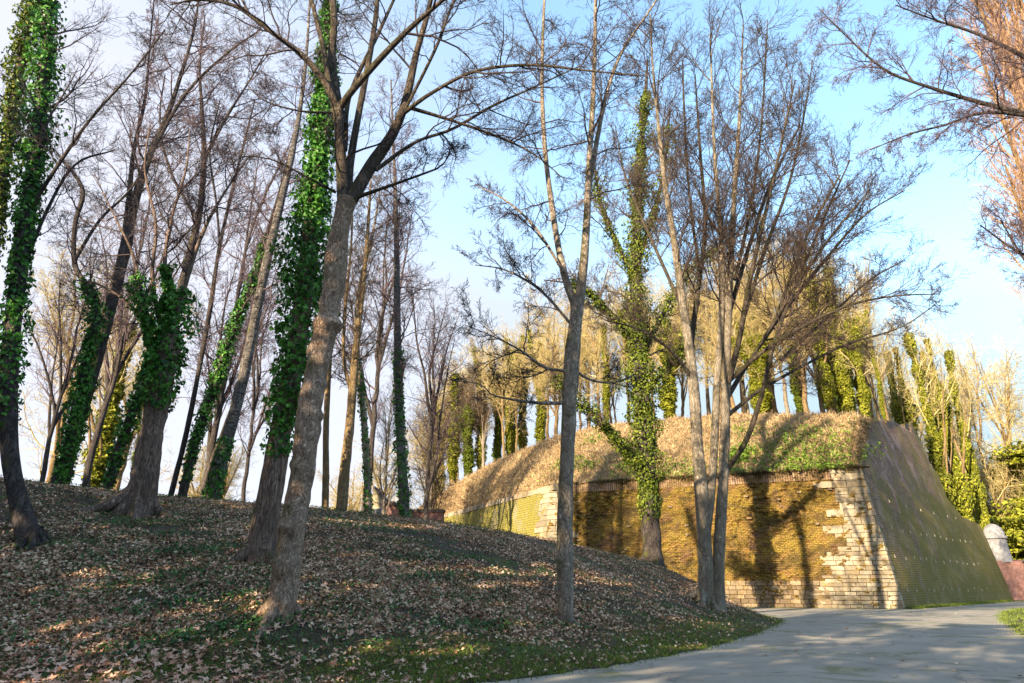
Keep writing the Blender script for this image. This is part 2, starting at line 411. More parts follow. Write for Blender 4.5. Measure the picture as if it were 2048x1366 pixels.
def height(x, y):
    x = np.asarray(x, float); y = np.asarray(y, float); sh = x.shape; x = x.ravel(); y = y.ravel(); z = np.empty_like(x)
    for s in range(0, len(x), 60000):
        e = s + 60000; X = np.stack([x[s:e], y[s:e]], 1); d = np.linalg.norm(X[:, None] - ctrl[None, :, :2], axis=2)
        z[s:e] = np.where(d > 0, d * d * np.log(d + 1e-12), 0) @ TW[:len(ctrl)] + TW[-3] + TW[-2] * X[:, 0] + TW[-1] * X[:, 1]
    z = np.clip(z, .03, 5.2)
    far = sstep(95, 160, np.hypot(x, y - 20)); z = z * (1 - far) + np.where(x < 20, 2.5, .2) * far
    p = np.stack([x, y, 0 * x], 1)
    z = z + .05 * hashn(p, 1.1, 11) * sstep(.05, .6, z) + .015 * hashn(p, 4, 12)
    u = -(x * SUNV[0] + y * SUNV[1]); v = x * PV[0] + y * PV[1]
    bank = 7.5 * np.exp(-((u + 19) / 5.5) ** 4) * sstep(110, 95, np.abs(v))  # unseen earth bank added under the evergreens to help shade the slope
    z = np.maximum(z, bank)
    right = sstep(12.5, 14, x) * sstep(11.4, 10, 0 * x)
    z = np.where((x > 12.6) & (y < 110) & (y > -30), .03 + .02 * hashn(p, 2, 3), z)
    return z.reshape(sh)
def axis(lo, hi, step, out):
    core = np.arange(lo, hi + 1e-6, step); g = []; s = step; a = hi
    while a < out: s *= 1.25; a += s; g.append(a)
    left = []; s = step; a = lo
    while a > -out: s *= 1.25; a -= s; left.append(a)
    return np.array(left[::-1] + list(core) + g)
gx = axis(-30, 34, .22, 1500); gy = axis(5, 60, .22, 1500)
GX, GY = np.meshgrid(gx, gy); GZ = height(GX, GY)
GZr = np.where(inpoly(GX.ravel(), GY.ravel(), rp).reshape(GX.shape), -.05, GZ)
nx_, ny_ = len(gx), len(gy); idx = np.arange(nx_ * ny_).reshape(ny_, nx_)
quads = np.stack([idx[:-1, :-1], idx[:-1, 1:], idx[1:, 1:], idx[1:, :-1]], -1).reshape(-1, 4)
def hz(x, y):
    """terrain height by bilinear lookup"""
    x = np.asarray(x, float); y = np.asarray(y, float)
    i = np.clip(np.searchsorted(gx, x) - 1, 0, nx_ - 2); j = np.clip(np.searchsorted(gy, y) - 1, 0, ny_ - 2)
    fx = (x - gx[i]) / (gx[i + 1] - gx[i]); fy = (y - gy[j]) / (gy[j + 1] - gy[j])
    return GZ[j, i] * (1 - fx) * (1 - fy) + GZ[j, i + 1] * fx * (1 - fy) + GZ[j + 1, i] * (1 - fx) * fy + GZ[j + 1, i + 1] * fx * fy

g = M('soil_and_moss')
n1 = g.noise(3, None, 8, .7); n2 = g.noise(.55, None, 5, .65, .5); n3 = g.noise(26, None, 4, .7)
gc = g.ramp(n3, [(.3, (.012, .010, .006)), (.5, (.055, .04, .026)), (.68, (.17, .12, .08))])
gc = g.mix(g.ramp(n2, [(.52, 0.0), (.60, .8)]), gc, g.ramp(n3, [(.3, (.02, .035, .008)), (.7, (.09, .13, .025))]))
# bare trodden path climbing across the slope, as a band along a line
ge = g.n('ShaderNodeSeparateXYZ'); g.l(g.tc.outputs['Object'], ge.inputs[0])
A_ = np.array([1.2, 30.5]); B_ = np.array([6.0, 23.2]); dd = (B_ - A_) / np.linalg.norm(B_ - A_)
nn = np.array([-dd[1], dd[0]])
off = g.math('SUBTRACT', g.math('ADD', g.math('MULTIPLY', ge.outputs[0], float(nn[0])), g.math('MULTIPLY', ge.outputs[1], float(nn[1]))), float(nn @ A_))
al = g.math('SUBTRACT', g.math('ADD', g.math('MULTIPLY', ge.outputs[0], float(dd[0])), g.math('MULTIPLY', ge.outputs[1], float(dd[1]))), float(dd @ A_))
off = g.math('ADD', off, g.math('MULTIPLY', g.math('SUBTRACT', n2, .5), 1.6))
band = g.math('MULTIPLY', g.ramp(g.math('ABSOLUTE', off), [(.28, 1.0), (.7, 0.0)]), g.ramp(g.math('MULTIPLY', g.math('ADD', al, 2.0), .1), [(0.0, 0.0), (.1, 1.0), (.85, 1.0), (1.0, 0.0)]))
gc = g.mix(g.math('MULTIPLY', band, .8), gc, g.ramp(n3, [(.3, (.09, .055, .038)), (.7, (.20, .135, .10))]))
g.col(gc); g.bump(g.math('ADD', n1, g.math('MULTIPLY', n3, .5)), .9, .08)
o = mesh_obj('ground', np.stack([GX, GY, GZr], -1).reshape(-1, 3), [quads], g.m); tag(o, kind='structure')

rd = M('worn_asphalt', .85)
v = rd.coord(); a1 = rd.noise(60, v, 3, .8); a2 = rd.noise(.6, v, 5, .6, .4); a3 = rd.noise(5, v, 5, .7)
c = rd.ramp(a2, [(.25, (.24, .208, .165)), (.5, (.31, .27, .215)), (.75, (.39, .345, .28))])
c = rd.mix(rd.ramp(a1, [(.35, .35), (.6, 0.0)]), c, (.07, .07, .075))
c = rd.mix(rd.ramp(rd.noise(.45, v, 7, .72, 1.2), [(.53, 0.0), (.62, .7)]), c, rd.ramp(a3, [(.3, (.05, .06, .015)), (.7, (.16, .17, .04))]))
ck = rd.n('ShaderNodeTexVoronoi'); ck.feature = 'DISTANCE_TO_EDGE'; ck.inputs['Scale'].default_value = .28
wv = rd.n('ShaderNodeVectorMath'); wv.operation = 'ADD'; nz = rd.n('ShaderNodeTexNoise'); nz.inputs['Scale'].default_value = 1.5; rd.l(v, nz.inputs[0]); rd.l(v, wv.inputs[0]); rd.l(nz.outputs['Color'], wv.inputs[1])
rd.l(wv.outputs[0], ck.inputs['Vector'])
c = rd.mix(rd.ramp(ck.outputs['Distance'], [(0.0, .55), (.010, 0.0)]), c, (.06, .06, .06))
rd.col(c); rd.bump(rd.math('ADD', a1, a3), .35, .01)
tri = tessellate_polygon([[Vector((p[0], p[1], 0)) for p in rp]])
mesh_obj('road', np.column_stack([rp, np.zeros(len(rp))]), [np.array(tri)], rd.m); tag(bpy.data.objects['road'], kind='structure')

# ------------------------------------------------------------------ bastion
BAT = .152; VT = 9.4
def onL(u, v, o=0): return C0 + dL * u + np.array([0, 0, v]) - nL * BAT * v + nL * o + np.array([0, 0, 0])
def onR(u, v, o=0): return C0 + dR * u + np.array([0, 0, v]) - nR * BAT * v + nR * o
def edge_u(v, d, n, n2):                # where the two battered faces meet at height v, as u along d
    # solve C0 + d*u - n*BAT*v lies on plane of n2: (d*u - n*BAT*v).n2 = -BAT*v
    return (-BAT * v + BAT * v * (n @ n2)) / (d @ n2)
UL = 25.0
CL = onL(UL, 0); dF = np.array([-.415, .91, 0]); nF = np.array([-.91, -.415, 0])
def edge2(v):
    return (-BAT * v + BAT * v * (nL @ nF)) / (dL @ nF)      # relative to CL, along dL
def onF(u, v, o=0): return CL + dF * u + np.array([0, 0, v]) - nF * BAT * v + nF * o
def grid_face(fn, u0f, u1f, v0, v1, nu, nv, lump, seed, topf=None, crumb=0):
    V = []; UV = []
    for j in range(nv + 1):
        for i in range(nu + 1):
            vv = v0 + (v1 - v0) * j / nv
            if topf: vv = v0 + (topf((i / nu)) - v0) * j / nv
            a, b = u0f(vv), u1f(vv); u = a + (b - a) * i / nu
            V.append((u, vv)); UV.append((u, vv))
    UV = np.array(UV); p = np.column_stack([UV, 0 * UV[:, 0]])
    ed = np.minimum(1, np.minimum(np.tile(np.arange(nu + 1), nv + 1), nu - np.tile(np.arange(nu + 1), nv + 1)) / 1.5)
    d = lump * (hashn(p, 1.7, seed) * .6 + hashn(p, 7, seed + 1) * .5) * ed
    if crumb:
        row = np.floor(UV[:, 1] / .12); bi = np.floor(UV[:, 0] / .3 + .5 * (row % 2)); z0 = np.zeros_like(row)
        big_ = sstep(.35, .65, vnoise(np.column_stack([UV * .55, z0]), 3))
        d = d + crumb * (.9 * (vnoise(np.column_stack([bi, row, z0]), 5) - .5) + 1.1 * (vnoise(np.column_stack([UV * [5, 9], z0]), 6) - .5) + .9 * (vnoise(np.column_stack([UV * 2.3, z0]), 7) - .5)) * (.45 + .75 * big_) * ed
    W = np.array([fn(u, v, o) for (u, v), o in zip(UV, d)])
    ix = np.arange((nu + 1) * (nv + 1)).reshape(nv + 1, nu + 1)
    q = np.stack([ix[:-1, :-1], ix[:-1, 1:], ix[1:, 1:], ix[1:, :-1]], -1).reshape(-1, 4)
    return W, [q], UV
def brickmat(name, cA, cB, mortar, bw, bh, mosscols, moss_thr, purple=None, bumpd=.05, vert=False, streak=False, rust=False):
    a = M(name)
    uv = a.n('ShaderNodeMapping'); a.l(a.tc.outputs['UV'], uv.inputs[0])
    if vert: uv.inputs['Rotation'].default_value = (0, 0, math.pi / 2)
    # wavy courses
    nz = a.n('ShaderNodeTexNoise'); nz.inputs['Scale'].default_value = .8; a.l(uv.outputs[0], nz.inputs[0])
    sc = a.n('ShaderNodeVectorMath'); sc.operation = 'SCALE'; a.l(nz.outputs['Color'], sc.inputs[0]); sc.inputs['Scale'].default_value = .12
    ad = a.n('ShaderNodeVectorMath'); ad.operation = 'ADD'; a.l(uv.outputs[0], ad.inputs[0]); a.l(sc.outputs[0], ad.inputs[1])
    b = a.n('ShaderNodeTexBrick'); a.l(ad.outputs[0], b.inputs['Vector']); b.inputs['Scale'].default_value = 1
    b.inputs['Brick Width'].default_value = bw; b.inputs['Row Height'].default_value = bh; b.inputs['Mortar Size'].default_value = bh * (.17 if purple else .13)
    b.inputs['Mortar Smooth'].default_value = .3
    b.inputs['Color1'].default_value = (*cA, 1); b.inputs['Color2'].default_value = (*cB, 1); b.inputs['Mortar'].default_value = (*mortar, 1)
    c = b.outputs['Color']
    big = a.noise(.35, uv.outputs[0], 6, .65, .6); mid = a.noise(2.2, uv.outputs[0], 6, .7, .3); fine = a.noise(11, uv.outputs[0], 5, .75)
    c = a.mix(a.ramp(mid, [(.35, .55), (.6, 0.0)]), c, tuple(x * .35 for x in cA))
    if purple:
        pf = a.noise(.5, uv.outputs[0], 5, .7, .8)
        c = a.mix(a.ramp(pf, [(.5, 0.0), (.62, .65)]), c, purple)
    mc = a.ramp(fine, [(.3, mosscols[0]), (.5, mosscols[1]), (.7, mosscols[2])])
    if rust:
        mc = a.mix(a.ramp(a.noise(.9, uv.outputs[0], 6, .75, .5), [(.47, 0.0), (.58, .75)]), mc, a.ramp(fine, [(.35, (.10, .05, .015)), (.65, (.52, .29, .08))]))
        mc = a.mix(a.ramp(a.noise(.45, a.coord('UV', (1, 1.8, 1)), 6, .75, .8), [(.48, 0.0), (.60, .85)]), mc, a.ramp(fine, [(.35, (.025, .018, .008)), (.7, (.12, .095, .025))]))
    mf = a.math('ADD', a.math('MULTIPLY', big, .65), a.math('MULTIPLY', mid, .35))
    if streak:
        st = a.noise(1.0, a.coord('UV', (1.6, .12, 1)), 5, .7, .2)
        mf = a.math('ADD', a.math('MULTIPLY', mf, .55), a.math('MULTIPLY', st, .45))
    if purple:
        ss = a.n('ShaderNodeSeparateXYZ'); a.l(a.tc.outputs['UV'], ss.inputs[0])
        mf = a.math('ADD', mf, a.math('ADD', a.math('MULTIPLY', ss.outputs[0], .0045), a.math('MULTIPLY', a.math('SUBTRACT', 6.5, ss.outputs[1]), .012)))
    m = a.ramp(mf, [(moss_thr, 0.0), (moss_thr + .09, .88)])
    m = a.math('MULTIPLY', m, a.math('SUBTRACT', 1.0, a.math('MULTIPLY', b.outputs['Fac'], .6)))
    c = a.mix(m, c, mc)
    a.col(c)
    h = a.math('SUBTRACT', a.math('ADD', a.math('MULTIPLY', mid, .8), a.math('MULTIPLY', fine, .7)), a.math('MULTIPLY', b.outputs['Fac'], 1.1))
    a.bump(h, 1.0, bumpd)
    return a.m
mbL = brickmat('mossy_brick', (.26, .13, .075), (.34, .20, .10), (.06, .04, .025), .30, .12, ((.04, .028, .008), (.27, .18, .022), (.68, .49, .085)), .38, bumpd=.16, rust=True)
mbR = brickmat('purple_brick', (.28, .165, .115), (.38, .24, .17), (.09, .055, .035), .36, .155, ((.10, .085, .015), (.21, .175, .022), (.33, .27, .035)), .475, purple=(.44, .29, .25), bumpd=.05, streak=True)
mbS = brickmat('soldier_brick', (.46, .27, .17), (.60, .42, .28), (.04, .025, .015), .9, .17, ((.02, .015, .006), (.10, .065, .022), (.30, .19, .06)), .43, bumpd=.05, vert=True)
mbF = brickmat('mossy_flank', (.50, .42, .32), (.56, .48, .38), (.2, .16, .12), .5, .2, ((.10, .10, .01), (.30, .27, .015), (.46, .34, .03)), .40, bumpd=.2, streak=True)
def stonemat(name, c1, c2, dirt=.5):
    a = M(name); n = a.noise(1.4, None, 6, .7); f = a.noise(9, None, 6, .7)
    isl = a.island()
    c = a.mix(isl, c1, c2)
    c = a.mix(a.ramp(f, [(.3, .6), (.6, 0.0)]), c, tuple(x * .35 for x in c1))
    c = a.mix(a.ramp(n, [(.5, 0.0), (.68, dirt)]), c, (.16, .11, .04))
    c = a.mix(a.ramp(isl, [(.88, 0.0), (.90, .45)]), c, (.34, .17, .06))
    a.col(c); a.bump(f, .7, .04); return a.m
stone = stonemat('sandstone_blocks', (.24, .19, .125), (.48, .41, .295), .75)
base_stone = stonemat('base_blocks', (.13, .09, .055), (.36, .27, .17), .8)
rng = np.random.default_rng(77)
def block(fn, u0, u1, v0, v1, o0, o1, r, j=.015):
    g_ = .014
    V = []
    for o in (o0, o1):
        for (u, v) in ((u0, v0), (u1, v0), (u1, v1), (u0, v1)):
            ins = g_ if o == o1 else 0
            uu = u + (ins if u == u0 else -ins) + r.normal(0, j * .5); vv = v + (ins if v == v0 else -ins) + r.normal(0, j * .4)
            V.append(fn(uu, vv, o + (r.normal(0, j) if o == o1 else 0)))
    f = [[4, 5, 6, 7], [0, 1, 5, 4], [1, 2, 6, 5], [2, 3, 7, 6], [3, 0, 4, 7]]
    return np.array(V), [np.array(f)]
bw_ = empty('bastion_wall', tuple(C0), 'tall sloping moss covered brick bastion with pale stone corner rising behind the road', 'fortress wall')
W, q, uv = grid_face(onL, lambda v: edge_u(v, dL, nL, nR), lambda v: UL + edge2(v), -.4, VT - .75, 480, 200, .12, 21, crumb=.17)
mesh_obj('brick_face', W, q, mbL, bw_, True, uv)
W, q, uv = grid_face(lambda u, v, o: onL(u, v, o + .03), lambda v: edge_u(v, dL, nL, nR) + 1.3, lambda v: UL + edge2(v) - .7, VT - .74, VT, 240, 10, .02, 25, crumb=.05)
mesh_obj('soldier_course', W, q, mbS, bw_, True, uv)
# coping of thin rough stones along the top
parts = []; u = 0.3
while u < UL - 1:
    l = rng.uniform(.4, .9)
    if rng.uniform() < .85: parts.append(block(onL, u, u + l, VT + .005, VT + rng.uniform(.08, .16), -.5, rng.uniform(.05, .14), rng))
    u += l
V, Fs = join(parts); mesh_obj('coping', V, Fs, base_stone, bw_, False)
W, q, uv = grid_face(onF, lambda v: (-BAT * v + BAT * v * (nF @ nL)) / (dF @ nL), lambda v: 40, -.4, VT - .5, 140, 50, .12, 31)
mesh_obj('flank_face', W, q, mbF, bw_, True, uv)
parts = []
for k in range(40):
    u = k * 1.0; parts.append(block(onF, u, u + .98, VT - .49, VT - .02, -.4, rng.uniform(.02, .10), rng, .03))
V, Fs = join(parts); mesh_obj('flank_coping', V, Fs, stone, bw_, False)
# corner quoins
parts = []; v = 0.0; k = 0
while v < VT - .2:
    low = v < 4.6
    h = rng.uniform(.24, .34) if low else rng.uniform(.42, .66); h = min(h, VT - v)
    wid = (4.4 - v * .42 if low else 2.6) + rng.uniform(-.6, .6)
    if not low: wid = (2.9 if k % 2 else 1.9) + rng.uniform(-.25, .25)
    e0 = edge_u(v, dL, nL, nR) - .0; u = e0 - .03
    while u < e0 + wid:
        l = rng.uniform(.5, 1.05) if low else rng.uniform(.8, 1.35)
        if rng.uniform() < (1.0 if u < e0 + wid * .7 else .8): parts.append(block(onL, u, u + l - .01, v, v + h - .01, -.3, .07, rng))
        u += l
    e1 = edge_u(v, dR, nR, nL)
    parts.append(block(onR, e1 - .06, e1 + rng.uniform(.25, .5), v, v + h - .01, -.2, .055, rng))
    v += h; k += 1
V, Fs = join(parts); mesh_obj('quoin', V, Fs, stone, bw_, False)
parts = []; v = 3.0
while v < VT - .6:
    h = rng.uniform(.4, .6); e0 = UL + edge2(v); wid = rng.uniform(1.3, 2.9)
    parts.append(block(onL, e0 - wid, e0 - wid * .5, v, v + h - .01, -.3, .07, rng)); parts.append(block(onL, e0 - wid * .49, e0 + .04, v, v + h - .01, -.3, .07, rng))
    e1 = (-BAT * v + BAT * v * (nF @ nL)) / (dF @ nL); parts.append(block(onF, e1 - .05, e1 + rng.uniform(1.0, 2.2), v, v + h - .01, -.3, .07, rng))
    v += h
V, Fs = join(parts); mesh_obj('quoin', V, Fs, stone, bw_, False)
# rough stone base courses
parts = []; v = 0.0
while v < 1.75:
    h = rng.uniform(.24, .33); u = 4.2
    while u < 20:
        l = rng.uniform(.35, .75)
        if v < 1.45 or rng.uniform() < .75: parts.append(block(onL, u, u + l - .01, v, v + h - .01, -.2, .075 + rng.uniform(0, .03), rng, .02))
        u += l
    v += h
V, Fs = join(parts); mesh_obj('stone_base', V, Fs, base_stone, bw_, False)
# odd blocks set in the brickwork
parts = []
for k in range(34):
    u = rng.uniform(3, 23); v = rng.uniform(2, 8.4); l = rng.uniform(.14, .34); parts.append(block(onL, u, u + l, v, v + .15, -.1, .13, rng))
V, Fs = join(parts); mesh_obj('embedded_stone', V, Fs, base_stone, bw_, False)

# right-hand face: outline on its own plane, built as a slab
def hitR(px, py):
    x = (px - 1024) / F; y = (683 - py) / F; d = np.array([x, cp - y * sp, sp + y * cp]); o = np.array([0, 0, CH])
    # plane: (p-C0).nR + BAT*z = 0
    A = d @ nR + BAT * d[2]; B = (o - C0) @ nR + BAT * o[2]
    p = o + d * (-B / A); return (p - C0 + nR * BAT * p[2]) @ dR, p[2]
outl = [hitR(*q_) for q_ in ((1745, 838), (1778, 837), (1810, 838), (1818, 862), (1842, 884), (1865, 925), (1888, 958), (1908, 1000), (1934, 1036), (1962, 1050), (1986, 1082), (2000, 1112), (2012, 1150), (2020, 1180))]
UR = outl[-1][0] + 1.0
tu = np.array([o_[0] for o_ in outl] + [UR]); tv = np.array([o_[1] for o_ in outl] + [0.5]); o_ = np.argsort(tu); tu = tu[o_]; tv = tv[o_]
K0u, K0v = hitR(1745, 838)
e94 = edge_u(VT, dR, nR, nL)
def leftR(v): return edge_u(v, dR, nR, nL) if v <= VT else e94 + (K0u - e94) * (v - VT) / (K0v - VT)
nu, nv = 200, 100; V = []; UVs = []
for j in range(nv + 1):
    for i in range(nu + 1):
        s_ = (i / nu) ** 1.25; top = np.interp(leftR(K0v) + (UR - K0u) * s_, tu, tv); v = -.4 + (top + .4) * j / nv
        u = leftR(v) + (UR - leftR(v)) * s_
        V.append((u, v))
UVs = np.array(V); p3 = np.column_stack([UVs, 0 * UVs[:, 0]]); d_ = .03 * hashn(p3, 1.3, 41) * np.minimum(1, (UVs[:, 0] - UVs[:, 0].min()) / 3)
W = np.array([onR(a, b, c_) for (a, b), c_ in zip(UVs, d_)]); ix = np.arange(len(W)).reshape(nv + 1, nu + 1)
q = np.stack([ix[:-1, :-1], ix[:-1, 1:], ix[1:, 1:], ix[1:, :-1]], -1).reshape(-1, 4)
# thickness: top and back
back = W - nR * 1.4; top_i = ix[-1]; off_ = len(W)
q2 = np.stack([top_i[:-1], top_i[1:], top_i[1:] + off_, top_i[:-1] + off_], -1)
ri = ix[:, -1]; q3 = np.stack([ri[:-1], ri[:-1] + off_, ri[1:] + off_, ri[1:]], -1)
li = ix[:, 0]; q4 = np.stack([li[1:], li[1:] + off_, li[:-1] + off_, li[:-1]], -1)
mesh_obj('side_face', np.concatenate([W, back]), [q, q2, q3, q4, (q + off_)[:, ::-1]], mbR, bw_, True, np.concatenate([UVs, UVs]))
# weathered coping line at the high end
parts = []; u = K0u
while u < tu.max() - .5:
    l = .8; a = np.interp(u, tu, tv); b = np.interp(u + l, tu, tv)
    if u < 10:
        Vb = np.array([onR(u, a - .25, .06), onR(u + l, b - .25, .06), onR(u + l, b + .03, .06), onR(u, a + .03, .06), onR(u, a - .25, -.1), onR(u + l, b - .25, -.1), onR(u + l, b + .03, -1.5), onR(u, a + .03, -1.5)])
        parts.append((Vb, [np.array([[0, 1, 2, 3], [3, 2, 6, 7], [0, 4, 5, 1], [0, 3, 7, 4], [1, 5, 6, 2]])]))
    u += l
V, Fs = join(parts); mesh_obj('side_coping', V, Fs, mbR, bw_, False)
# weep holes
wh = M('pale_weep_slit'); wh.col((.42, .36, .28)); holemat = wh.m
me0 = None
holes = []
for row, cnt in ((7.4, 7), (5.3, 13), (3.3, 13), (1.15, 11)):
    um = max(8, np.interp(row + .6, tv[::-1], tu[::-1]) - 1) if True else 30
    for k in range(cnt):
        u = 1.9 + (min(um, 30) - 2) * (k + rng.uniform(-.25, .25)) / cnt; holes.append((u, row + rng.uniform(-.08, .08)))
Vh, Fh = block(lambda u, v, o: dR * u + np.array([0, 0, v]) - nR * BAT * v + nR * o, -.045, .045, -.11, .11, -.05, .04, rng, .002)
for i, (u, v) in enumerate(holes):
    if me0 is None:
        ho = mesh_obj('weep_hole', Vh, Fh, holemat, None, False); me0 = ho.data
    else:
        ho = bpy.data.objects.new('weep_hole', me0); COL.objects.link(ho)
    ho.parent = bw_; ho.location = onR(u, v) - C0

# ------------------------------------------------------------------ earth hill on the bastion
front = [onL(edge_u(VT, dL, nL, nR) + u, VT - .02, -.12) for u in (0, .8, 2.5, 5, 8, 11, 14, 17, 20, 22.5)] + [onL(UL + edge2(VT) - .1, VT - .02, -.12)] + [onF(u, VT - .05, -.12) for u in (3, 7, 12, 18, 24, 31, 38)]
crest = [onR(K0u, K0v, -.05)] + [P(x, y, Y)[0] for x, y, Y in ((1728, 836, 52), (1700, 826, 55), (1640, 824, 58.5), (1560, 826, 61), (1480, 828, 63), (1400, 832, 64.5), (1320, 838, 66), (1240, 848, 68), (1180, 858, 70), (1120, 872, 72),
          (1080, 888, 74), (1030, 908, 77), (975, 932, 81), (925, 960, 85), (885, 985, 90), (850, 1008, 95), (828, 1030, 101))]
nr_ = len(front); rails = []
for s_ in np.linspace(0, 1, 15):
    row = []
    for i in range(nr_):
        z_ = front[i] * (1 - s_) + crest[i] * s_
        z_ = z_ + np.array([0, 0, 1]) * .5 * math.sin(math.pi * s_) * min(1, i / 3)
        row.append(z_)
    rails.append(row)
behind = []
for k, (db, dz) in enumerate(((4, .15), (10, -.2), (18, -1), (30, -4), (45, -12))):
    row = []
    for i in range(nr_):
        dirb = nrm(np.array([-.05 + .5 * (i / nr_), 1.0, 0])) if i > 2 else dR
        q_ = crest[i] + dirb * db + np.array([0, 0, dz])
        # keep behind the right face
        dist = (q_ - C0) @ nR + BAT * q_[2]
        if dist > -.8: q_ = q_ - nR * (dist + .8); q_[2] = min(q_[2], np.interp((q_ - C0) @ dR, tu, tv) - .4)
        uu = (q_ - C0) @ dR
        q_[2] = min(q_[2], np.interp(uu, tu, tv) - .3 + max(0, -dist) * .25)
        row.append(q_)
    behind.append(row)
rails = np.array(rails + behind)
# refine along both directions by linear interpolation + noise
def refine(G, a, b):
    n0, n1 = G.shape[:2]; i = np.linspace(0, n0 - 1, a); j = np.linspace(0, n1 - 1, b)
    i0 = np.clip(i.astype(int), 0, n0 - 2); j0 = np.clip(j.astype(int), 0, n1 - 2); fi = (i - i0)[:, None, None]; fj = (j - j0)[None, :, None]
    return G[i0][:, j0] * (1 - fi) * (1 - fj) + G[i0 + 1][:, j0] * fi * (1 - fj) + G[i0][:, j0 + 1] * (1 - fi) * fj + G[i0 + 1][:, j0 + 1] * fi * fj
HG = refine(rails, 150, 240)
wt = np.minimum(1, np.arange(240) / 14)[None] * np.minimum(1, np.arange(150) / 6)[:, None]
HG[:, :, 2] += (.16 * hashn(HG.reshape(-1, 3), .9, 51) + .07 * hashn(HG.reshape(-1, 3), 3.1, 52)).reshape(150, 240) * wt
hm = M('rough_bank_earth')
h1 = hm.noise(.7, None, 6, .7, .5); h2 = hm.noise(7, None, 6, .75)
hc = hm.ramp(h2, [(.3, (.10, .06, .03)), (.5, (.30, .20, .10)), (.7, (.50, .37, .20))])
hc = hm.mix(hm.ramp(h1, [(.52, 0.0), (.64, .7)]), hc, hm.ramp(h2, [(.3, (.05, .07, .01)), (.7, (.17, .20, .04))]))
hm.col(hc); hm.bump(hm.math('ADD', h2, h1), 1.0, .2)
ix = np.arange(150 * 240).reshape(150, 240); q = np.stack([ix[:-1, :-1], ix[1:, :-1], ix[1:, 1:], ix[:-1, 1:]], -1).reshape(-1, 4)
tag(mesh_obj('hill', HG.reshape(-1, 3), [q], hm.m), kind='structure')
# dry grass and brambles covering the hill slope
rng = np.random.default_rng(8)
def on_hill(n, r0=0, r1=110, c0=3, c1=236):
    i = rng.uniform(r0, r1, n); j = rng.uniform(c0, c1, n); a = i.astype(int); b = j.astype(int); fi = (i - a)[:, None]; fj = (j - b)[:, None]
    return HG[a, b] * (1 - fi) * (1 - fj) + HG[a + 1, b] * fi * (1 - fj) + HG[a, b + 1] * (1 - fi) * fj + HG[a + 1, b + 1] * fi * fj
def blades(B, h, wd, rng, spread=.5, lean=(0, 0, 0)):
    n = len(B); d = nrm(np.array([0, 0, 1.]) + rng.normal(0, spread, (n, 3)) + np.array(lean)); s_ = nrm(np.cross(d, rng.normal(0, 1, (n, 3))))
    bend = rng.normal(0, .35, (n, 3)); bend[:, 2] = -abs(bend[:, 2])
    mid = B + d * (h * .6)[:, None]; tip = mid + nrm(d + bend) * (h * .5)[:, None]
    w_ = s_ * wd[:, None] / 2
    V = np.stack([B - w_, B + w_, mid + w_ * .7, mid - w_ * .7, tip], 1).reshape(-1, 3); i = np.arange(n)[:, None] * 5
    return V, [i + [[0, 1, 2, 3]], i + [[3, 2, 4]]]
B = on_hill(52000); V, Fs = blades(B, rng.uniform(.15, .5, len(B)), rng.uniform(.02, .06, len(B)), rng, .8, (-.2, -.3, -.3))
tag(mesh_obj('dry_grass', V, Fs, MAT['straw'], None), 'tangled dry straw coloured grass and bracken on the bastion slope', 'dry grass', kind='stuff')
ue = rng.uniform(.6, UL - 1.5, 9000); Be = np.array([onL(u_, VT + .05, .0) for u_ in ue]) + rng.normal(0, .05, (9000, 3))
Ve, Fe = blades(Be, rng.uniform(.10, .42, 9000) * (.15 + 1.7 * vnoise(np.column_stack([ue * 1.3, 0 * ue, 0 * ue]), 2) ** 1.5), rng.uniform(.02, .05, 9000), rng, .45, (nL[0] * 1.1, nL[1] * 1.1, -1.25))
tag(mesh_obj('overhanging_grass', Ve, Fe, MAT['straw2'], None), 'brown grass and roots hanging over the top edge of the brick wall', 'dry grass', kind='stuff')
st = on_hill(3600, 0, 108); D = nrm(rng.normal(0, 1, st.shape) + np.array([0, -.2, .9]))
pt, ra = grow(rng, st, D, rng.uniform(.5, 1.5, len(st)), np.full(len(st), .014), 6, .45, -.16, .5)
V, Fs = join([tubes(pt, ra, 3)[:2]]); tag(mesh_obj('bramble', V, Fs, MAT['twigb'], None), 'arching brown bramble stems tangled over the bastion slope', 'bramble', kind='stuff')
parts = []
for k, (i_, j_, n_, s_) in enumerate(((24, 60, 900, .9), (14, 30, 700, 2.0), (30, 24, 600, 1.8), (46, 44, 500, 1.8), (26, 130, 300, 1.2), (36, 40, 260, 1.8), (8, 22, 300, 1.2), (60, 62, 200, 1.3), (8, 78, 300, 1.4), (14, 100, 250, 1.2), (20, 118, 200, 1.), (66, 120, 200, 1.3), (6, 60, 260, 1.4), (6, 40, 260, 1.2), (16, 48, 260, 1.6))):
    c_ = HG[i_, j_]; q_ = c_ + rng.normal(0, 1, (n_, 3)) * np.array([s_, s_ * .7, .2]) * .8
    # snap to the surface by nearest grid vertex
    G2 = HG[:110].reshape(-1, 3); near = np.array([G2[np.argmin(((G2[:, :2] - a[:2]) ** 2).sum(1))][2] for a in q_[:]])
    q_[:, 2] = near + rng.uniform(.02, .45, n_)
    parts.append(leaf_mesh(q_, nrm(rng.normal(0, .5, (n_, 3)) + np.array([-.1, -.4, .8])), rng.uniform(.10, .24, n_), rng))
V, Fs = join(parts); tag(mesh_obj('bank_plants', V, Fs, MAT['grassb'], None), 'bright green nettles and low plants growing on the bastion slope', 'plants', kind='stuff')

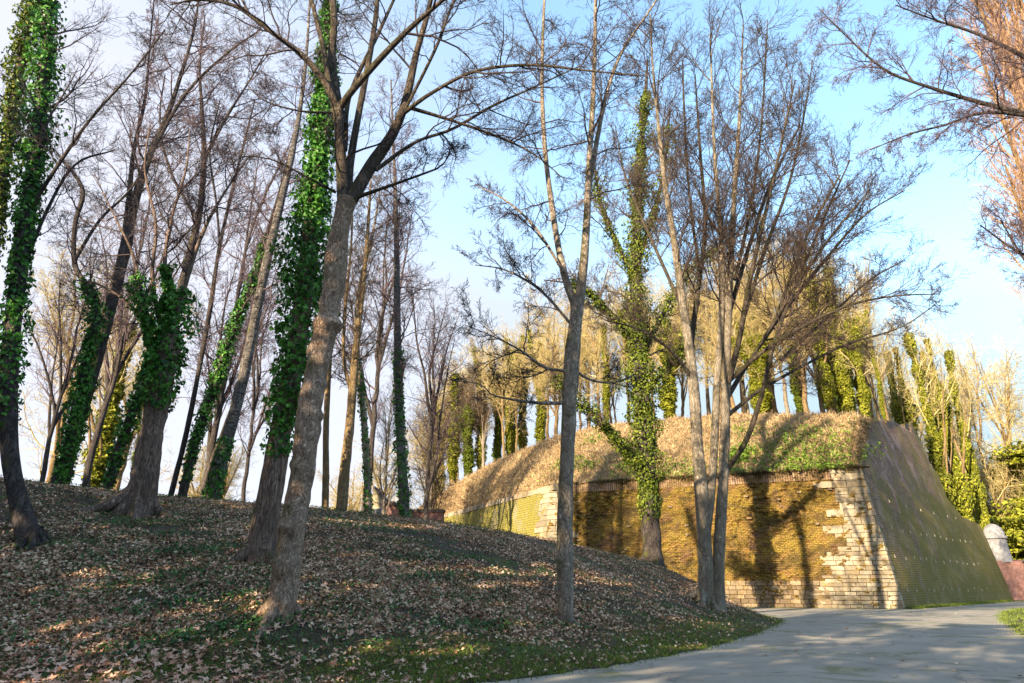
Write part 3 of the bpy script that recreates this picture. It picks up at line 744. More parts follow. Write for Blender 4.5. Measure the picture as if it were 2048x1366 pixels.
# ------------------------------------------------------------------ trees on the mound and in front of the wall
def big_tree(name, label, cat, Y, guides, bmat, tmat, levels, seed, up=.05, minr=.004, ivy=None, group=None, wander=.16, limbs_from=1, limb_mat=None, ivymat='ivy', flare=.35, burls=(), sides=16, lump=.09, fine=.22, roots=0, rs=1.0, thick=.014):
    """guides: list of dict(p=[(x,y,w[,dY])...], n=children, L=child length, ...). guide 0..limbs_from-1 are stems"""
    rng = np.random.default_rng(seed)
    gs = [guide(g_['p'], Y + g_.get('dY', 0), fine if k_ == 0 else .22) for k_, g_ in enumerate(guides)]
    gs = [(p, r * rs) for p, r in gs]
    b = gs[0][0][0].copy(); b[2] = float(hz(b[0], b[1])) - .05
    # sink the stems to the ground
    for k in range(limbs_from):
        if guides[k].get('root', True):
            p, r = gs[k]; zz = float(hz(p[0][0], p[0][1]))
            if p[0][2] > zz - .1: p = np.concatenate([[[p[0][0], p[0][1], zz - .15]], p]) if p[0][2] > zz + .15 else np.concatenate([[p[0] - [0, 0, .25]], p]); r = np.concatenate([[r[0]], r])
            gs[k] = (p, r)
    root = empty(name, tuple(b), label, cat, group)
    tp = []; lp = []
    for k, (p, r) in enumerate(gs):
        if k < limbs_from: tp.append(trunk_tube(p, r, sides, seed + k, lump, flare if guides[k].get('root', True) else 0, .45, burls if k == 0 else ()))
        else: lp.append(trunk_tube(p, r, 8, seed + k, .05))
    if roots:
        for q_ in range(roots):
            a = q_ * 6.283 / roots + rng.uniform(-.4, .4); r0 = gs[0][1][0]; L_ = r0 * rng.uniform(2.4, 4.6); tt_ = np.linspace(0, 1, 9)
            px_ = b[0] + np.cos(a + tt_ * rng.uniform(-.5, .5)) * (r0 * .35 + L_ * tt_); py_ = b[1] + np.sin(a) * (r0 * .35 + L_ * tt_)
            pz_ = hz(px_, py_) + r0 * 1.5 * (1 - tt_) ** 3.2 - r0 * .38 * tt_ - .02
            tp.append(trunk_tube(np.column_stack([px_, py_, pz_]), r0 * np.linspace(.42, .12, 9), 8, seed + 60 + q_, .15))
    V, Fs = join(tp); mesh_obj('trunk', V, Fs, MAT[bmat], root)
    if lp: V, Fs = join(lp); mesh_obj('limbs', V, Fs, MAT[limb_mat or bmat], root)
    batch = [(gs[k][0][None], gs[k][1][None], g_['L'], g_) for k, g_ in enumerate(guides) if g_.get('n', 0)]
    res = branchify(rng, batch, levels, up, minr, wander, thick)
    if res: crown_mesh('crown', res, MAT[tmat], root)
    if ivy:
        parts = []
        for (k, n, size, t0, t1, out, env) in ivy:
            parts.append(ivy_on(gs[k][0], gs[k][1], rng, n, size, t0, t1, out, env=env, seed=seed + k))
        V, Fs = join(parts); mesh_obj('ivy', V, Fs, MAT[ivymat], root, False)
    return root
L3 = [(8, .56, 42, 5), (7, .52, 42, 4), (4, .55, 40, 3)]
L3s = [(8, .55, 42, 5), (7, .52, 42, 3), (3, .55, 40, 2)]

# the twisted plane tree nearest the camera
big_tree('plane_tree', 'knobbly pale pinkish plane tree leaning on the slope, the nearest tree, dividing into mossy limbs', 'tree', 14, [
    dict(p=[(556, 1245, 74), (566, 1190, 66), (575, 1130, 68), (588, 1040, 64), (606, 940, 58), (617, 840, 58), (634, 740, 54), (655, 640, 48), (668, 560, 50), (674, 500, 52), (684, 440, 46), (694, 398, 50)]),
    dict(p=[(690, 420, 40), (684, 340, 30, .1), (679, 270, 26), (676, 215, 30)], n=3, L=2.2, t0=.2, ang=70),
    dict(p=[(677, 222, 22), (650, 165, 18, -.2), (606, 112, 15, -.5), (545, 66, 12, -.8), (470, 12, 9, -1.1), (395, 0, 6, -1.3), (340, 10, 3, -1.4)], n=14, L=2.3, t0=.3),
    dict(p=[(672, 230, 18), (657, 160, 15, .2), (645, 90, 13, .4), (628, 20, 11, .6), (610, -60, 8, .8)], n=7, L=1.9, t0=.3),
    dict(p=[(677, 220, 22), (704, 182, 18, -.3), (760, 118, 16, -.6), (822, 55, 13, -.9), (880, 5, 10, -1.2), (940, -50, 7, -1.4)], n=9, L=2.1, t0=.3),
    dict(p=[(684, 250, 24, .3), (664, 130, 22, .6), (668, 40, 18, .8), (660, -60, 14, 1)], n=4, L=2, t0=.4),
    dict(p=[(702, 400, 36), (740, 335, 34, .2), (785, 268, 27, .3), (812, 200, 22, .3), (832, 110, 17, .2), (852, 40, 14, 0), (872, -40, 10, 0)], n=9, L=2.3, t0=.4),
    dict(p=[(694, 405, 26, .1), (700, 330, 22, .4), (716, 235, 18, .7), (738, 120, 15, 1), (752, 30, 13, 1.2), (760, -60, 9, 1.4)], n=7, L=1.9, t0=.3),
    dict(p=[(805, 228, 12), (865, 185, 9, -.4), (950, 143, 8, -.8), (1060, 130, 7, -1.2), (1180, 142, 5, -1.5), (1290, 152, 3, -1.7)], n=13, L=1.9, t0=.2),
    dict(p=[(752, 340, 12), (830, 285, 9, .3), (905, 258, 8, .6), (985, 212, 7, .8), (1060, 178, 5, 1), (1160, 132, 3, 1.2)], n=12, L=1.8, t0=.2),
    dict(p=[(712, 395, 11), (770, 375, 8, -.3), (840, 350, 6, -.5), (885, 330, 4, -.6), (905, 288, 2, -.6)], n=9, L=1.2, t0=.2),
    dict(p=[(818, 215, 11), (900, 240, 8, .4), (1000, 275, 6, .7), (1070, 310, 4, .9), (1130, 360, 2, 1)], n=11, L=1.7, t0=.15),
    dict(p=[(670, 226, 7), (600, 222, 5, -.5), (530, 202, 4, -.8), (490, 165, 2, -1)], n=8, L=1.3, t0=.2),
    dict(p=[(672, 385, 8), (610, 352, 6, -.4), (540, 318, 4, -.7), (470, 312, 2, -.9)], n=8, L=1.2, t0=.2),
    dict(p=[(690, 300, 14, .3), (700, 190, 12, .8), (760, 60, 9, 1.2), (800, -30, 6, 1.5)], n=7, L=1.8, t0=.3),
    dict(p=[(800, 240, 9), (870, 100, 8, -.5), (900, 20, 6, -.8), (930, -60, 4, -1)], n=8, L=1.8, t0=.3),
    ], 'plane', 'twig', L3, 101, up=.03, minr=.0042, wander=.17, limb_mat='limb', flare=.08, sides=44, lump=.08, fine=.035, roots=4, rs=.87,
    burls=[(float(h_), float(a_), float(w_), float(t_)) for h_, a_, w_, t_ in zip(np.linspace(.7, 7.6, 30) + np.random.default_rng(2).uniform(-.1, .1, 30), np.random.default_rng(3).uniform(.10, .34, 30), np.random.default_rng(4).uniform(.06, .14, 30), np.random.default_rng(5).uniform(0, 6.28, 30))] + [(6.25, .5, .17, 3), (6.35, .45, .15, 0), (6.3, .35, .12, 4.7), (7.9, .25, .3, 0)])
# ivy clad tree behind the plane
big_tree('ivy_clad_tree', 'broad tree wrapped in dense green ivy standing just behind the knobbly plane tree', 'tree', 18, [
    dict(p=[(522, 1125, 62), (530, 1040, 56), (545, 960, 52), (562, 860, 46), (585, 740, 44), (606, 600, 40), (622, 460, 34), (636, 330, 28), (648, 200, 24), (655, 80, 18), (662, -60, 12)], n=12, L=2.2, t0=.55),
    ], 'old', 'twig', L3s, 111, ivy=[(0, 10500, .13, .12, .93, (.0, .47), lambda t: .7 + .55 * np.sin(3.0 * np.clip(t, 0, 1) ** .8)), (0, 1700, .13, .3, .58, (.2, .75), None)], flare=.3, roots=6)
# left edge ivy tree
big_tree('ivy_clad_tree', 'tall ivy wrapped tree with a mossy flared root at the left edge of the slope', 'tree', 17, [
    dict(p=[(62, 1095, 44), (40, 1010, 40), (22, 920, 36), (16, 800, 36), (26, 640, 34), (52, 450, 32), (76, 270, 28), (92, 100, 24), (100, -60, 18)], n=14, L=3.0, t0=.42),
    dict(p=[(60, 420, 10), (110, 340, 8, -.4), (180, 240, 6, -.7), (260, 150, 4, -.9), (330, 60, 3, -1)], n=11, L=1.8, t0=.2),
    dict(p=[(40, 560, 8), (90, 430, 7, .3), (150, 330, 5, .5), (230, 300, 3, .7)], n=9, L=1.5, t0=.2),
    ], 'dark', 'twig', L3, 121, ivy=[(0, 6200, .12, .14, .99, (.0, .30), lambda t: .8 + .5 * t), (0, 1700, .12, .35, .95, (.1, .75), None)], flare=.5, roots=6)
# yellow-green ivy tree at the extreme left behind
big_tree('ivy_clad_tree', 'yellowish ivy covered tree leaning at the top left corner behind a greener one', 'tree', 23, [
    dict(p=[(-60, 960, 30), (-40, 700, 28), (-10, 450, 26), (20, 250, 22), (50, 80, 18), (75, -60, 12)], n=12, L=3, t0=.45),
    ], 'dark', 'twig', L3s, 123, ivy=[(0, 6500, .15, .3, .99, (.02, .5), None)], ivymat='ivyo')
# pollarded old tree
big_tree('old_tree', 'stout furrowed reddish trunk topped with a dark ivy bush and bare shoots', 'tree', 22, [
    dict(p=[(268, 1035, 76), (283, 980, 64), (298, 900, 56), (312, 820, 56), (326, 745, 60), (336, 700, 52), (340, 660, 40)]),
    dict(p=[(318, 770, 20, -.2), (299, 700, 14, -.4), (296, 640, 11, -.5), (280, 570, 8, -.4), (262, 500, 6, 0), (228, 430, 4, .3), (190, 350, 2, .5)], n=12, L=2.4, t0=.3),
    dict(p=[(336, 690, 20), (340, 600, 14), (330, 520, 10), (345, 430, 7), (372, 340, 5), (380, 260, 3)], n=12, L=2.6, t0=.3),
    dict(p=[(340, 690, 18), (365, 590, 12), (400, 480, 9), (440, 400, 6), (500, 310, 3)], n=12, L=2.4, t0=.3),
    dict(p=[(330, 690, 14), (305, 560, 10), (312, 450, 7), (290, 340, 5), (300, 250, 3)], n=11, L=2.4, t0=.3),
    dict(p=[(325, 720, 10), (270, 620, 7), (200, 570, 5), (150, 560, 3)], n=8, L=1.8, t0=.3),
    ], 'old', 'twig', L3s, 131, ivy=[(0, 1300, .14, .55, 1.0, (.0, .38), lambda t: .4 + .8 * t), (2, 1050, .15, 0, .34, (.0, .75), None), (3, 520, .15, 0, .26, (.1, .7), None), (1, 1300, .14, 0, .42, (.0, .42), None)], flare=.35, lump=.12, roots=7, rs=.93)
# leaning trunks along the ridge, left
big_tree('leaning_tree', 'tall slender grey tree leaning right between the left ivy tree and stout old trunk', 'tree', 27, [
    dict(p=[(120, 975, 30), (150, 870, 27), (190, 730, 25), (222, 610, 24), (250, 500, 23), (268, 410, 19), (300, 310, 14), (335, 230, 11), (362, 150, 8), (390, 50, 5), (400, -40, 3)], n=20, L=3.6, t0=.45),
    dict(p=[(250, 480, 14), (258, 400, 12), (268, 300, 9), (290, 200, 7), (300, 90, 4), (310, -20, 3)], n=14, L=3.2, t0=.2),
    dict(p=[(300, 310, 9), (370, 190, 7), (450, 110, 5), (520, 60, 3)], n=12, L=2.6, t0=.2),
    ], 'dark', 'twigv', L3, 141, minr=.0065, up=.07, ivy=[(0, 700, .14, .0, .18, (.0, .12), None)], flare=.2)
big_tree('leaning_tree', 'crooked ivy spotted tree bending left beside the tall leaning grey tree', 'tree', 26, [
    dict(p=[(110, 975, 22), (135, 900, 20), (160, 780, 19), (186, 670, 17), (193, 620, 15), (176, 575, 12), (150, 530, 11), (150, 450, 10), (166, 385, 9), (142, 340, 6), (110, 300, 3)], n=18, L=2.4, t0=.4),
    dict(p=[(150, 520, 8), (200, 440, 6), (260, 380, 5), (310, 300, 3)], n=10, L=2.2, t0=.2),
    ], 'dark', 'twig', L3, 145, minr=.006, ivy=[(0, 2600, .14, .02, .55, (.01, .30), None)], flare=.2)
big_tree('leaning_tree', 'thin straight tree leaning right, first one right of the stout furrowed trunk', 'tree', 29, [
    dict(p=[(342, 990, 12), (372, 870, 11), (398, 740, 10), (420, 620, 10), (438, 500, 8), (460, 400, 7), (482, 310, 5), (510, 200, 3)], n=22, L=2.8, t0=.35),
    dict(p=[(440, 490, 6), (432, 400, 5), (420, 300, 4), (440, 200, 3)], n=11, L=2.2, t0=.2),
    ], 'dark', 'twigv', L3s, 149, minr=.007, up=.08, flare=.1)
big_tree('leaning_tree', 'tall grey tree rising at a slant behind the ivy topped furrowed trunk', 'tree', 31, [
    dict(p=[(215, 975, 22), (245, 880, 21), (290, 760, 20), (345, 640, 19), (376, 520, 17), (400, 420, 14), (408, 310, 11), (404, 220, 8), (400, 130, 5), (410, 30, 3)], n=22, L=3.4, t0=.42),
    dict(p=[(404, 330, 8), (450, 240, 6), (500, 160, 4), (540, 90, 3)], n=12, L=2.8, t0=.2),
    dict(p=[(395, 440, 8), (340, 340, 6), (320, 240, 4), (330, 150, 3)], n=12, L=2.8, t0=.2),
    ], 'dark', 'twigv', L3, 151, minr=.0075, up=.07, ivy=[(0, 2000, .16, .0, .35, (.0, .3), None)], flare=.1)
big_tree('leaning_tree', 'slim ivy sleeved tree leaning right beside the spotted birch on the ridge', 'tree', 29, [
    dict(p=[(366, 985, 20), (392, 880, 19), (424, 790, 18), (452, 700, 16), (480, 620, 14), (510, 550, 12), (530, 480, 9), (560, 380, 6), (580, 300, 3)], n=18, L=2.8, t0=.35),
    ], 'dark', 'twigv', L3, 155, minr=.0065, ivy=[(0, 3400, .13, .03, .72, (.0, .22), None)], flare=.1)
big_tree('birch_tree', 'spotted pale birch trunk leaning right from the ridge towards the ivy clad tree', 'tree', 28, [
    dict(p=[(424, 995, 32), (446, 910, 27), (468, 830, 26), (490, 740, 24), (508, 650, 22), (530, 540, 19), (556, 430, 16), (582, 320, 13), (600, 220, 10), (612, 120, 7), (620, 0, 4)], n=26, L=2.8, t0=.35),
    ], 'birch', 'twigv', L3, 157, minr=.0065, up=-.01, ivy=[(0, 900, .13, .0, .10, (.0, .15), None)], flare=.15)
# middle background trunks behind the ridge
big_tree('slender_tree', 'short lit grey trunk directly right of the plane tree, thinnest on the ridge there', 'tree', 36, [
    dict(p=[(650, 1035, 16), (652, 940, 14), (652, 860, 14), (656, 770, 12), (664, 650, 10), (676, 540, 7), (690, 440, 4)], n=18, L=3.0, t0=.4)], 'orange', 'twigb', L3s, 161, minr=.008, flare=.1, burls=[(2.6, .5, .2, 0)])
big_tree('slender_tree', 'orange lichened tree with twin stems standing on the ridge', 'tree', 35, [
    dict(p=[(682, 1035, 25), (690, 940, 23), (700, 850, 21), (707, 760, 18), (714, 680, 14), (726, 580, 10), (735, 470, 8), (742, 360, 4)], n=22, L=3.2, t0=.35),
    dict(p=[(704, 790, 10), (688, 720, 8), (690, 620, 7), (702, 500, 5), (706, 400, 3)], n=14, L=2.4, t0=.3),
    ], 'orange', 'twigb', L3, 163, minr=.008, up=.08, flare=.1)
big_tree('slender_tree', 'thin ivy flecked trunk bending left, between orange lichened tree and straight birch', 'tree', 38, [
    dict(p=[(738, 1040, 16), (734, 940, 15), (728, 840, 13), (718, 740, 12), (712, 650, 10), (722, 560, 8), (745, 470, 6), (760, 380, 3)], n=20, L=3.2, t0=.3)], 'grey', 'twigv', L3, 165, minr=.0085, up=.06, ivy=[(0, 900, .15, .0, .45, (.0, .15), None)], flare=.1)
big_tree('birch_tree', 'straight vertical birch beside the ruined gatehouse with ivy at its foot', 'tree', 40, [
    dict(p=[(812, 1060, 24), (806, 960, 22), (800, 850, 20), (796, 720, 18), (794, 600, 15), (793, 480, 12), (790, 370, 8), (785, 250, 5), (782, 160, 3)], n=34, L=3.6, t0=.25)], 'birch', 'twigv', L3, 167, minr=.0085, up=-.01, ivy=[(0, 1500, .15, .02, .35, (.0, .18), None)], flare=.1)
# centre slope tree
big_tree('forked_tree', 'straight grey brown tree on the lower slope forking into two mossy stems', 'tree', 17.5, [
    dict(p=[(1132, 1240, 30), (1131, 1200, 37), (1130, 1100, 38), (1131, 1000, 36), (1135, 900, 34), (1139, 800, 34), (1145, 705, 36), (1152, 640, 30), (1154, 600, 34)]),
    dict(p=[(1152, 615, 20), (1132, 560, 18, .2), (1116, 490, 15, .4), (1102, 400, 13, .5), (1090, 300, 11, .6), (1084, 180, 9, .6), (1086, 60, 7, .6), (1090, -60, 5, .6)], n=19, L=2.3, t0=.12),
    dict(p=[(1158, 610, 24), (1168, 520, 20, -.2), (1174, 430, 17, -.3), (1178, 330, 14, -.3), (1186, 200, 11, -.3), (1190, 80, 9, -.3), (1192, -60, 6, -.3)], n=17, L=2.3, t0=.15),
    dict(p=[(1174, 400, 13, -.3), (1194, 280, 11, 0), (1215, 180, 9, .2), (1246, 100, 7, .4), (1300, 20, 5, .6), (1350, -60, 4, .8)], n=13, L=2.2, t0=.15),
    dict(p=[(1128, 806, 9), (1080, 806, 8, -.5), (1030, 800, 6, -.9), (985, 790, 4, -1.2), (960, 768, 3, -1.4), (910, 762, 2, -1.6)], n=8, L=1.3, t0=.2, up=.02),
    dict(p=[(1136, 742, 8), (1090, 735, 7, -.4), (1040, 700, 5, -.8), (985, 672, 3, -1.1), (930, 650, 2, -1.3)], n=10, L=1.5, t0=.2, up=.02),
    dict(p=[(1148, 655, 7), (1080, 580, 6, .4), (1010, 540, 4, .8), (950, 530, 2, 1.1)], n=10, L=1.6, t0=.15, up=.02),
    dict(p=[(1128, 545, 7), (1070, 455, 6, .3), (1010, 400, 4, .5), (950, 370, 2, .7)], n=10, L=1.6, t0=.15, up=.02),
    dict(p=[(1150, 740, 8), (1180, 760, 6), (1230, 765, 5), (1270, 748, 3)], n=5, L=.9, t0=.2),
    ], 'grey', 'twig', L3, 171, minr=.005, up=.03, flare=.15, lump=.07, roots=4, rs=.95, fine=.06, burls=[(6.05, .35, .12, 0), (5.0, .3, .12, 3.1)])
# ivy oak in front of the brick wall
big_tree('ivy_oak', 'dark branching tree with ragged ivy growing right in front of the mossy brick wall', 'tree', 38.5, [
    dict(p=[(1308, 1150, 58), (1303, 1080, 48), (1298, 1000, 42), (1292, 900, 42), (1284, 800, 40), (1276, 700, 34), (1272, 600, 30), (1272, 500, 26), (1276, 400, 22), (1282, 300, 16), (1290, 200, 10), (1295, 120, 5)], n=20, L=4.2, t0=.35),
    dict(p=[(1290, 945, 20), (1255, 905, 17, -.8), (1215, 860, 14, -1.6), (1180, 822, 11, -2.2), (1145, 800, 8, -2.8), (1100, 740, 5, -3.2), (1050, 715, 3, -3.5)], n=9, L=2.2, t0=.3),
    dict(p=[(1276, 700, 14), (1230, 640, 11, -.5), (1190, 600, 9, -1), (1150, 570, 6, -1.5), (1090, 560, 3, -2)], n=11, L=2.8, t0=.25),
    dict(p=[(1278, 720, 14), (1320, 640, 12, .5), (1365, 560, 9, 1), (1430, 500, 6, 1.4), (1500, 460, 3, 1.8)], n=11, L=2.8, t0=.25),
    dict(p=[(1272, 560, 13), (1230, 480, 10, .5), (1200, 400, 8, 1), (1185, 300, 5, 1.4)], n=12, L=3, t0=.25),
    dict(p=[(1274, 520, 12), (1310, 420, 10), (1330, 320, 7), (1340, 220, 4)], n=12, L=3, t0=.25),
    dict(p=[(1288, 780, 12), (1330, 740, 10, -1), (1370, 680, 8, -2), (1400, 600, 5, -3)], n=8, L=2.4, t0=.25),
    ], 'dark', 'twigb', L3, 181, minr=.010, up=.05, ivymat='ivyo', flare=.3, roots=7, rs=.88,
    ivy=[(0, 8500, .13, .09, .42, (.0, 1.1), lambda t: .5 + .5 * np.sin(3.1 * t)), (0, 9500, .13, .38, .92, (.0, .8), None), (1, 2600, .13, .05, .8, (.0, .5), None), (2, 1600, .13, .1, .8, (.0, .5), None), (3, 2200, .13, .1, .8, (.0, .6), None), (4, 2200, .13, 0, .8, (0, .6), None), (5, 2600, .13, 0, .9, (0, .7), None), (6, 1800, .13, 0, .8, (0, .6), None)])
# multi-stemmed sycamore at the road
big_tree('multi_stem_tree', 'large pale multi stemmed tree with a wide bare fan of twigs beside the road', 'tree', 28, [
    dict(p=[(1412, 1222, 42), (1412, 1150, 34), (1408, 1080, 32), (1402, 980, 30), (1394, 880, 26), (1388, 780, 24), (1376, 680, 20), (1362, 580, 17), (1348, 480, 14), (1330, 370, 11), (1318, 260, 8), (1306, 140, 5), (1300, 30, 3)], ang=38, n=24, L=4.2, t0=.45),
    dict(p=[(1432, 1222, 38), (1436, 1150, 27), (1440, 1060, 25), (1446, 960, 23), (1450, 860, 22), (1452, 760, 20), (1456, 640, 17), (1462, 520, 14), (1468, 400, 11), (1476, 280, 8), (1482, 160, 5), (1486, 50, 3)], ang=38, n=24, L=4.2, t0=.42),
    dict(p=[(1412, 1060, 22), (1424, 960, 19), (1430, 860, 17), (1434, 760, 16), (1442, 640, 14), (1444, 520, 12), (1436, 400, 9), (1428, 290, 7), (1424, 180, 5), (1420, 70, 3)], ang=38, n=22, L=4.0, t0=.4, root=False),
    dict(p=[(1388, 790, 15), (1382, 700, 13, .5), (1396, 580, 11, .8), (1410, 450, 9, 1), (1400, 300, 6, 1.2), (1390, 150, 3, 1.4)], ang=38, n=18, L=3.6, t0=.25),
    dict(p=[(1452, 780, 15), (1478, 680, 13, -.5), (1500, 560, 11, -.8), (1530, 430, 8, -1), (1560, 300, 6, -1.2), (1590, 160, 3, -1.4)], ang=38, n=20, L=4.0, t0=.2),
    dict(p=[(1452, 940, 15), (1490, 885, 13, -.4), (1520, 800, 11, -.8), (1550, 680, 9, -1.2), (1600, 550, 7, -1.6), (1655, 420, 5, -2), (1700, 320, 3, -2.2)], ang=38, n=20, L=3.8, t0=.25),
    dict(p=[(1452, 800, 12), (1500, 720, 10, .8), (1570, 620, 9, 1.5), (1650, 520, 7, 2), (1730, 430, 4, 2.4), (1810, 380, 2, 2.6)], ang=38, n=18, L=3.6, t0=.2),
    dict(p=[(1460, 760, 11), (1530, 700, 9, -1), (1610, 650, 8, -1.8), (1700, 610, 6, -2.4), (1790, 592, 4, -2.8), (1880, 588, 2, -3)], ang=38, n=16, L=2.8, t0=.2),
    dict(p=[(1456, 830, 10), (1520, 780, 8, .5), (1600, 735, 6, 1), (1690, 690, 5, 1.4), (1800, 655, 3, 1.8), (1870, 610, 2, 2)], ang=38, n=14, L=2.4, t0=.2),
    dict(p=[(1460, 620, 11), (1496, 500, 9, 1), (1540, 370, 7, 1.6), (1600, 250, 4, 2)], ang=38, n=18, L=3.8, t0=.15),
    dict(p=[(1366, 620, 9), (1330, 540, 8, .5), (1290, 450, 6, .9), (1250, 350, 4, 1.2), (1230, 250, 2, 1.4)], ang=38, n=15, L=3.0, t0=.2),
    dict(p=[(1386, 760, 9), (1340, 700, 7, -.6), (1280, 660, 5, -1.1), (1210, 640, 3, -1.5)], ang=38, n=11, L=2.2, t0=.2),
    dict(p=[(1550, 640, 7, -1), (1610, 480, 6, -1.8), (1680, 350, 4, -2.4)], ang=38, n=16, L=3.2, t0=.1),
    dict(p=[(1486, 640, 9, .3), (1530, 500, 8, .8), (1580, 360, 6, 1), (1610, 220, 4, 1.2), (1625, 120, 2, 1.2)], ang=38, n=18, L=3.4, t0=.1),
    dict(p=[(1520, 690, 8, -1), (1600, 560, 7, -1.6), (1680, 450, 5, -2.2), (1740, 380, 3, -2.6)], ang=38, n=18, L=3.0, t0=.1),
    dict(p=[(1470, 560, 8, 0), (1500, 420, 7, .4), (1520, 280, 5, .7), (1530, 140, 4, .8), (1535, 40, 2, .9)], ang=38, n=18, L=3.4, t0=.1),
    dict(p=[(1560, 720, 8, .6), (1650, 640, 6, 1.2), (1740, 560, 4, 1.8), (1810, 520, 2, 2.2)], ang=38, n=16, L=2.6, t0=.1),
    dict(p=[(1400, 560, 7, .6), (1380, 400, 6, 1), (1370, 260, 5, 1.3), (1365, 120, 3, 1.5)], ang=38, n=16, L=3.2, t0=.1),
    ], 'cream', 'twigm', [(8, .58, 34, 6), (7, .52, 38, 4), (3, .6, 38, 3)], 191, minr=.0068, thick=.010, up=.05, roots=6, limbs_from=3, limb_mat='limb', flare=.30, lump=.07, wander=.11)

# ------------------------------------------------------------------ poplar and overhanging tree at right edge
big_tree('poplar_tree', 'tall upright poplar glowing pink and gold in the top right corner', 'tree', 34, [
    dict(p=[(2290, 1195, 60), (2270, 900, 52), (2240, 600, 46), (2200, 300, 38), (2150, 0, 30), (2110, -250, 18)], n=30, L=6.5, t0=.28, ang=26),
    dict(p=[(2262, 900, 24), (2170, 650, 20), (2110, 420, 15), (2050, 200, 11), (1990, 0, 7), (1960, -120, 4)], n=34, L=5.6, t0=.2, ang=24),
    dict(p=[(2270, 980, 22), (2200, 760, 18), (2110, 560, 14), (2060, 400, 10), (2010, 250, 7), (1950, 80, 4)], n=34, L=5.2, t0=.28, ang=24),
    dict(p=[(2240, 700, 20), (2150, 450, 16), (2060, 150, 10), (2000, -50, 6)], n=30, L=5.6, t0=.2, ang=24),
    dict(p=[(2230, 560, 20), (2120, 250, 14), (2040, 0, 8), (2000, -100, 5)], n=26, L=5.6, t0=.2, ang=24),
    dict(p=[(2200, 860, 18), (2120, 700, 14), (2070, 560, 10), (2040, 420, 7), (2010, 330, 4)], n=26, L=4.0, t0=.2, ang=24),
    dict(p=[(2150, 500, 16), (2080, 250, 12), (2000, 60, 8), (1940, -80, 5)], n=28, L=5.4, t0=.1, ang=22),
    dict(p=[(2100, 380, 12), (2030, 180, 9), (1960, 20, 6), (1920, -80, 4)], n=26, L=5.0, t0=.1, ang=22),
    ], 'orange', 'twigp', [(8, .6, 26, 6), (6, .5, 30, 4)], 201, minr=.009, up=.14, wander=.13, flare=.1)
big_tree('overhanging_tree', 'tree outside the frame whose dark drooping boughs reach in at the top right', 'tree', 15, [
    dict(p=[(2420, 1225, 80), (2400, 900, 70), (2360, 500, 58), (2300, 150, 44), (2240, -150, 30)], n=5, L=3, t0=.6),
    dict(p=[(2330, 330, 22), (2200, 280, 18), (2060, 232, 13), (1960, 205, 10), (1860, 175, 7), (1770, 140, 5), (1690, 70, 3), (1640, 20, 2)], n=34, L=1.9, t0=.2, up=-.03),
    dict(p=[(2320, 260, 18), (2180, 190, 14), (2060, 120, 10), (1960, 70, 7), (1870, 40, 4), (1790, 10, 2)], n=24, L=1.8, t0=.3, up=-.03),
    dict(p=[(2060, 232, 9), (1970, 225, 7), (1890, 250, 5), (1820, 268, 4), (1740, 300, 2)], n=16, L=1.1, t0=.1, up=-.04),
    dict(p=[(2340, 600, 14), (2200, 560, 11), (2100, 530, 8), (2030, 500, 5), (1960, 450, 3)], n=14, L=1.4, t0=.3, up=-.02),
    dict(p=[(2340, 700, 14), (2200, 640, 9), (2080, 560, 6), (2000, 440, 3)], n=10, L=1.2, t0=.4, up=-.02),
    ], 'dark', 'twigv', [(9, .55, 42, 4), (8, .55, 42, 3), (3, .6, 40, 2)], 211, minr=.0042, wander=.15, up=-.03)

